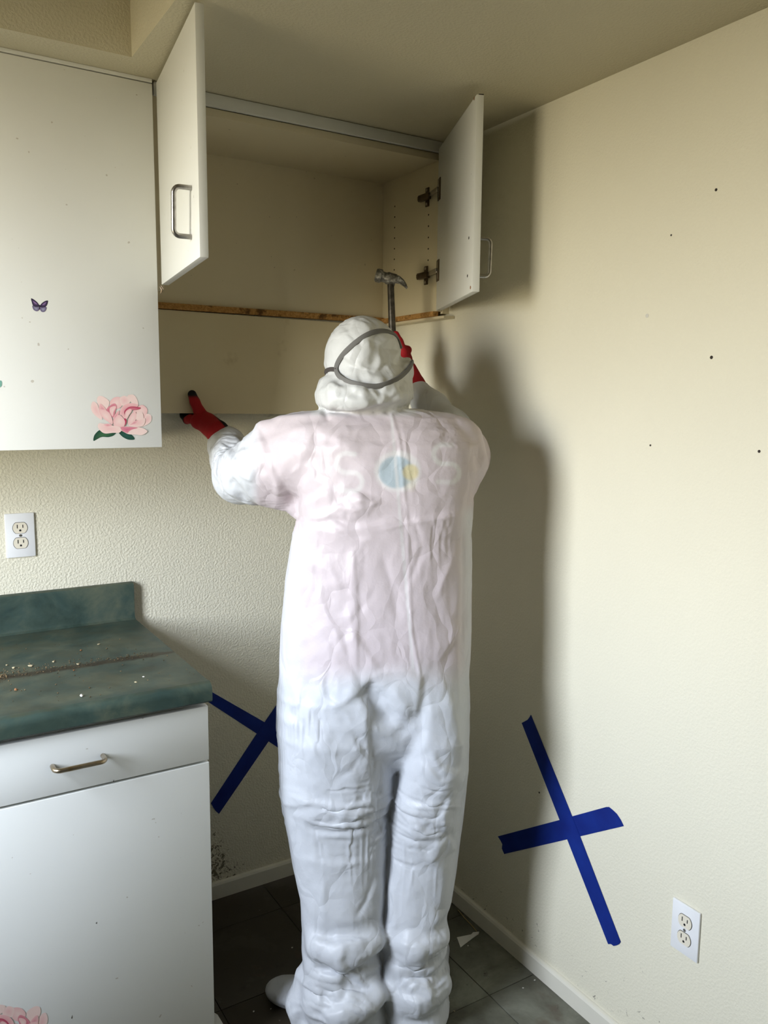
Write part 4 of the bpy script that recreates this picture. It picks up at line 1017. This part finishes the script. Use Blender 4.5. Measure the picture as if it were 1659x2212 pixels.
# half mask over the hood's opening, on the far side
fc = ORG+HR*loc(783, 775, 1.94)[0]+HF*.155; fc[2] = loc(783, 800, 1.94)[2]
mf = Field(fc-.09, fc+.09, .004)
mf.chain([fc, fc+HF*.03], [.042, .032], .02); mf.chain([fc+HR*.03+HF*.02, fc+HR*.055+HF*.03], [.024, .026], .01); mf.chain([fc-HR*.03+HF*.02, fc-HR*.055+HF*.03], [.024, .026], .01)
a, b = mf.mesh(1); mesh_obj('respirator_mask', a, b, 'mask_grey', pw, smooth=True)

# ---- gloves
RED, BLK, BLU = np.array([.36, .012, .016]), np.array([.010, .010, .012]), np.array([.035, .09, .16])
def glove(name, chains, ells, vox, black, label, extra=None):
    allp = np.array([p for c, _ in chains for p in c]); g = Field(allp.min(0)-.05, allp.max(0)+.05, vox)
    for c, r_ in ells: g.ell(c, r_, .01)
    for c, r_ in chains: g.chain(c, r_, .005)
    a, b = g.mesh(2); n_ = normals(a, b)
    if (n_*(a-a.mean(0))).sum() < 0: b = b[:, ::-1].copy(); n_ = -n_
    m_ = np.clip(black(a, n_), 0, 1)[:, None]; T_ = RED*(1-m_)+BLK*m_
    if extra is not None: T_ = extra(a, T_)
    o = mesh_obj(name, a, b, 'glove_knit', pw, smooth=True, tint=T_); o['label'] = label; return o
# left: thumb up over the board's face, fingers under its lower edge and up behind it
wr0 = atH(484, 950, 2.225); wr1 = on(470, 933, 1, -.150); pc = on(447, 914, 1, -.098); th0 = on(443, 906, 1, -.092)
kn = [on(411, 905, 1, -.068)+np.array([.0, 0, 0]) + np.array([.017, -.006, -.007])*i for i in range(4)]
ch = [([wr0, wr1, pc], [.033, .031, .029])]
ch.append(([th0, on(430, 888, 1, -.078), on(421, 868, 1, -.071), on(415, 852, 1, -.066)], [.0185, .0150, .0135, .0118]))
for i, k0 in enumerate(kn):
    base_ = pc+(k0-pc)*.30; l = (.9, 1.0, .95, .8)[i]
    k1 = np.array([k0[0]-.002, -.046, zb0-.016]); k2 = np.array([k1[0]-.002, -.024, zb0-.004+.0*l]); k3 = np.array([k2[0]-.003, -.0185, zb0+.030*l])
    ch.append(([base_, k0, k1, k2, k3], [.0130, .0118, .0105, .0098, .0088]))
tdir = on(415, 852, 1, -.066)-th0; tdir /= np.linalg.norm(tdir)
def blackL(a, n_):
    u, v = project(a); d = np.minimum.reduce([u*0+0])
    # nitrile dip: thumb tip, the palm side (upper right of the wrist-thumb line), and the finger undersides behind the board
    x0, y0, x1, y1 = 421, 858, 484, 926; s_ = ((u-x0)*(y1-y0)-(v-y0)*(x1-x0))/math.hypot(x1-x0, y1-y0)
    side = sst(s_, 3, 6)
    tip = sst(v, 862, 853); inn = (a[:, 1] > -.058)*sst(v, 895, 890)+(a[:, 1] > -.05)
    return np.maximum.reduce([side, tip, np.clip(inn, 0, 1)*1.0])
glove('glove', ch, [(on(432, 911, 1, -.088), (.026, .022, .022))], .0019, blackL, 'red knit work glove with black palm, thumb up on the board')
# right: closed round the hammer's grip
GB, GT = atH(853, 850, 2.30), atH(846.5, 690, 2.30); gd = (GT-GB)/np.linalg.norm(GT-GB)
HTOP = atH(843.5, 606, 2.30)
def sh(v): return GB+(GT-GB)*((850-v)/160.0)
ch = [([atH(905, 850, 2.275), atH(896, 832, 2.285), atH(880, 800, 2.31)], [.032, .029, .027])]
for i, v in enumerate((752, 771, 790, 808)):
    c = sh(v); r_ = .024
    ch.append(([atH(880, v+4, 2.325), c+HR*.026+HF*.016, c+HR*.004+HF*.027, c-HR*.020+HF*.012, c-HR*.018-HF*.014], [.0125, .0115, .0108, .0102, .009]))
ch.append(([atH(878, 790, 2.295), c*0+atH(872, 762, 2.277), atH(862, 738, 2.276), atH(855, 722, 2.281)], [.016, .0128, .0112, .0092]))
def blackR(a, n_):
    u, v = project(a); d = np.linalg.norm(np.cross(a-GB, gd), axis=1); return ((d < .0205) | (u < 850)).astype(float)
def cuff(a, T_):
    d = np.linalg.norm(a-atH(899, 838, 2.283), axis=1); u, v = project(a); m_ = (sst(np.abs((v-838)+(u-899)*-.35), 5, 3))[:, None]
    return T_*(1-m_)+BLU*m_
glove('glove', ch, [(atH(876, 784, 2.318), (.020, .02, .036))], .0019, blackR, 'red knit work glove closed round the hammer', cuff)

# ------------------------------------------------------------------ hammer held upright
hm = thing('claw_hammer', tuple(GB-gd*.03), 'scuffed grey claw hammer held upright in front of the open cabinet side', 'hammer')
MB().tube([sh(790), sh(700), HTOP], [.0105, .0098, .0092], 14).build('shaft', 'hammer_shaft', hm, smooth=True)
MB().tube([sh(862), sh(858), sh(800), sh(735), sh(728)], [.010, .0145, .0135, .0135, .0105], 14).build('grip', 'grip_rubber', hm, smooth=True)
hl, hr_ = atH(811, 596, 2.30), atH(879, 615, 2.30); ax_ = (hr_-hl)/np.linalg.norm(hr_-hl); hc = HTOP
Lh = np.linalg.norm(hr_-hl); fL = -((hc-hl)@ax_)
up_ = np.cross(np.cross(ax_, gd), ax_); up_ /= np.linalg.norm(up_)
hb = hc+up_*.004
m = MB()
m.tube([hb+ax_*(fL), hb+ax_*(fL+.004), hb+ax_*(fL+.016), hb+ax_*(fL+.018), hb+ax_*(fL+.028), hb+ax_*(-.010), hb+ax_*(.014)], [.0165, .0185, .0185, .0145, .0140, .0170, .0165], 16)
m.build('striking_head', 'hammer_steel', hm, smooth=True)
side_ = np.cross(ax_, up_)
for s_ in (-1, 1):
    m = MB(); P = []; 
    cl = [(0.006, 0.002, .0130), (.020, .004, .0110), (.032, .000, .0080), (.042, -.006, .0050), (.049, -.012, .0025)]
    m.tube([hb+ax_*a+up_*b+side_*s_*(.0055+.05*max(0, a-.01)*.3) for a, b, r_ in cl], [r_*.9 for *_, r_ in cl], 10)
    m.build('claw', 'hammer_steel', hm, smooth=True)
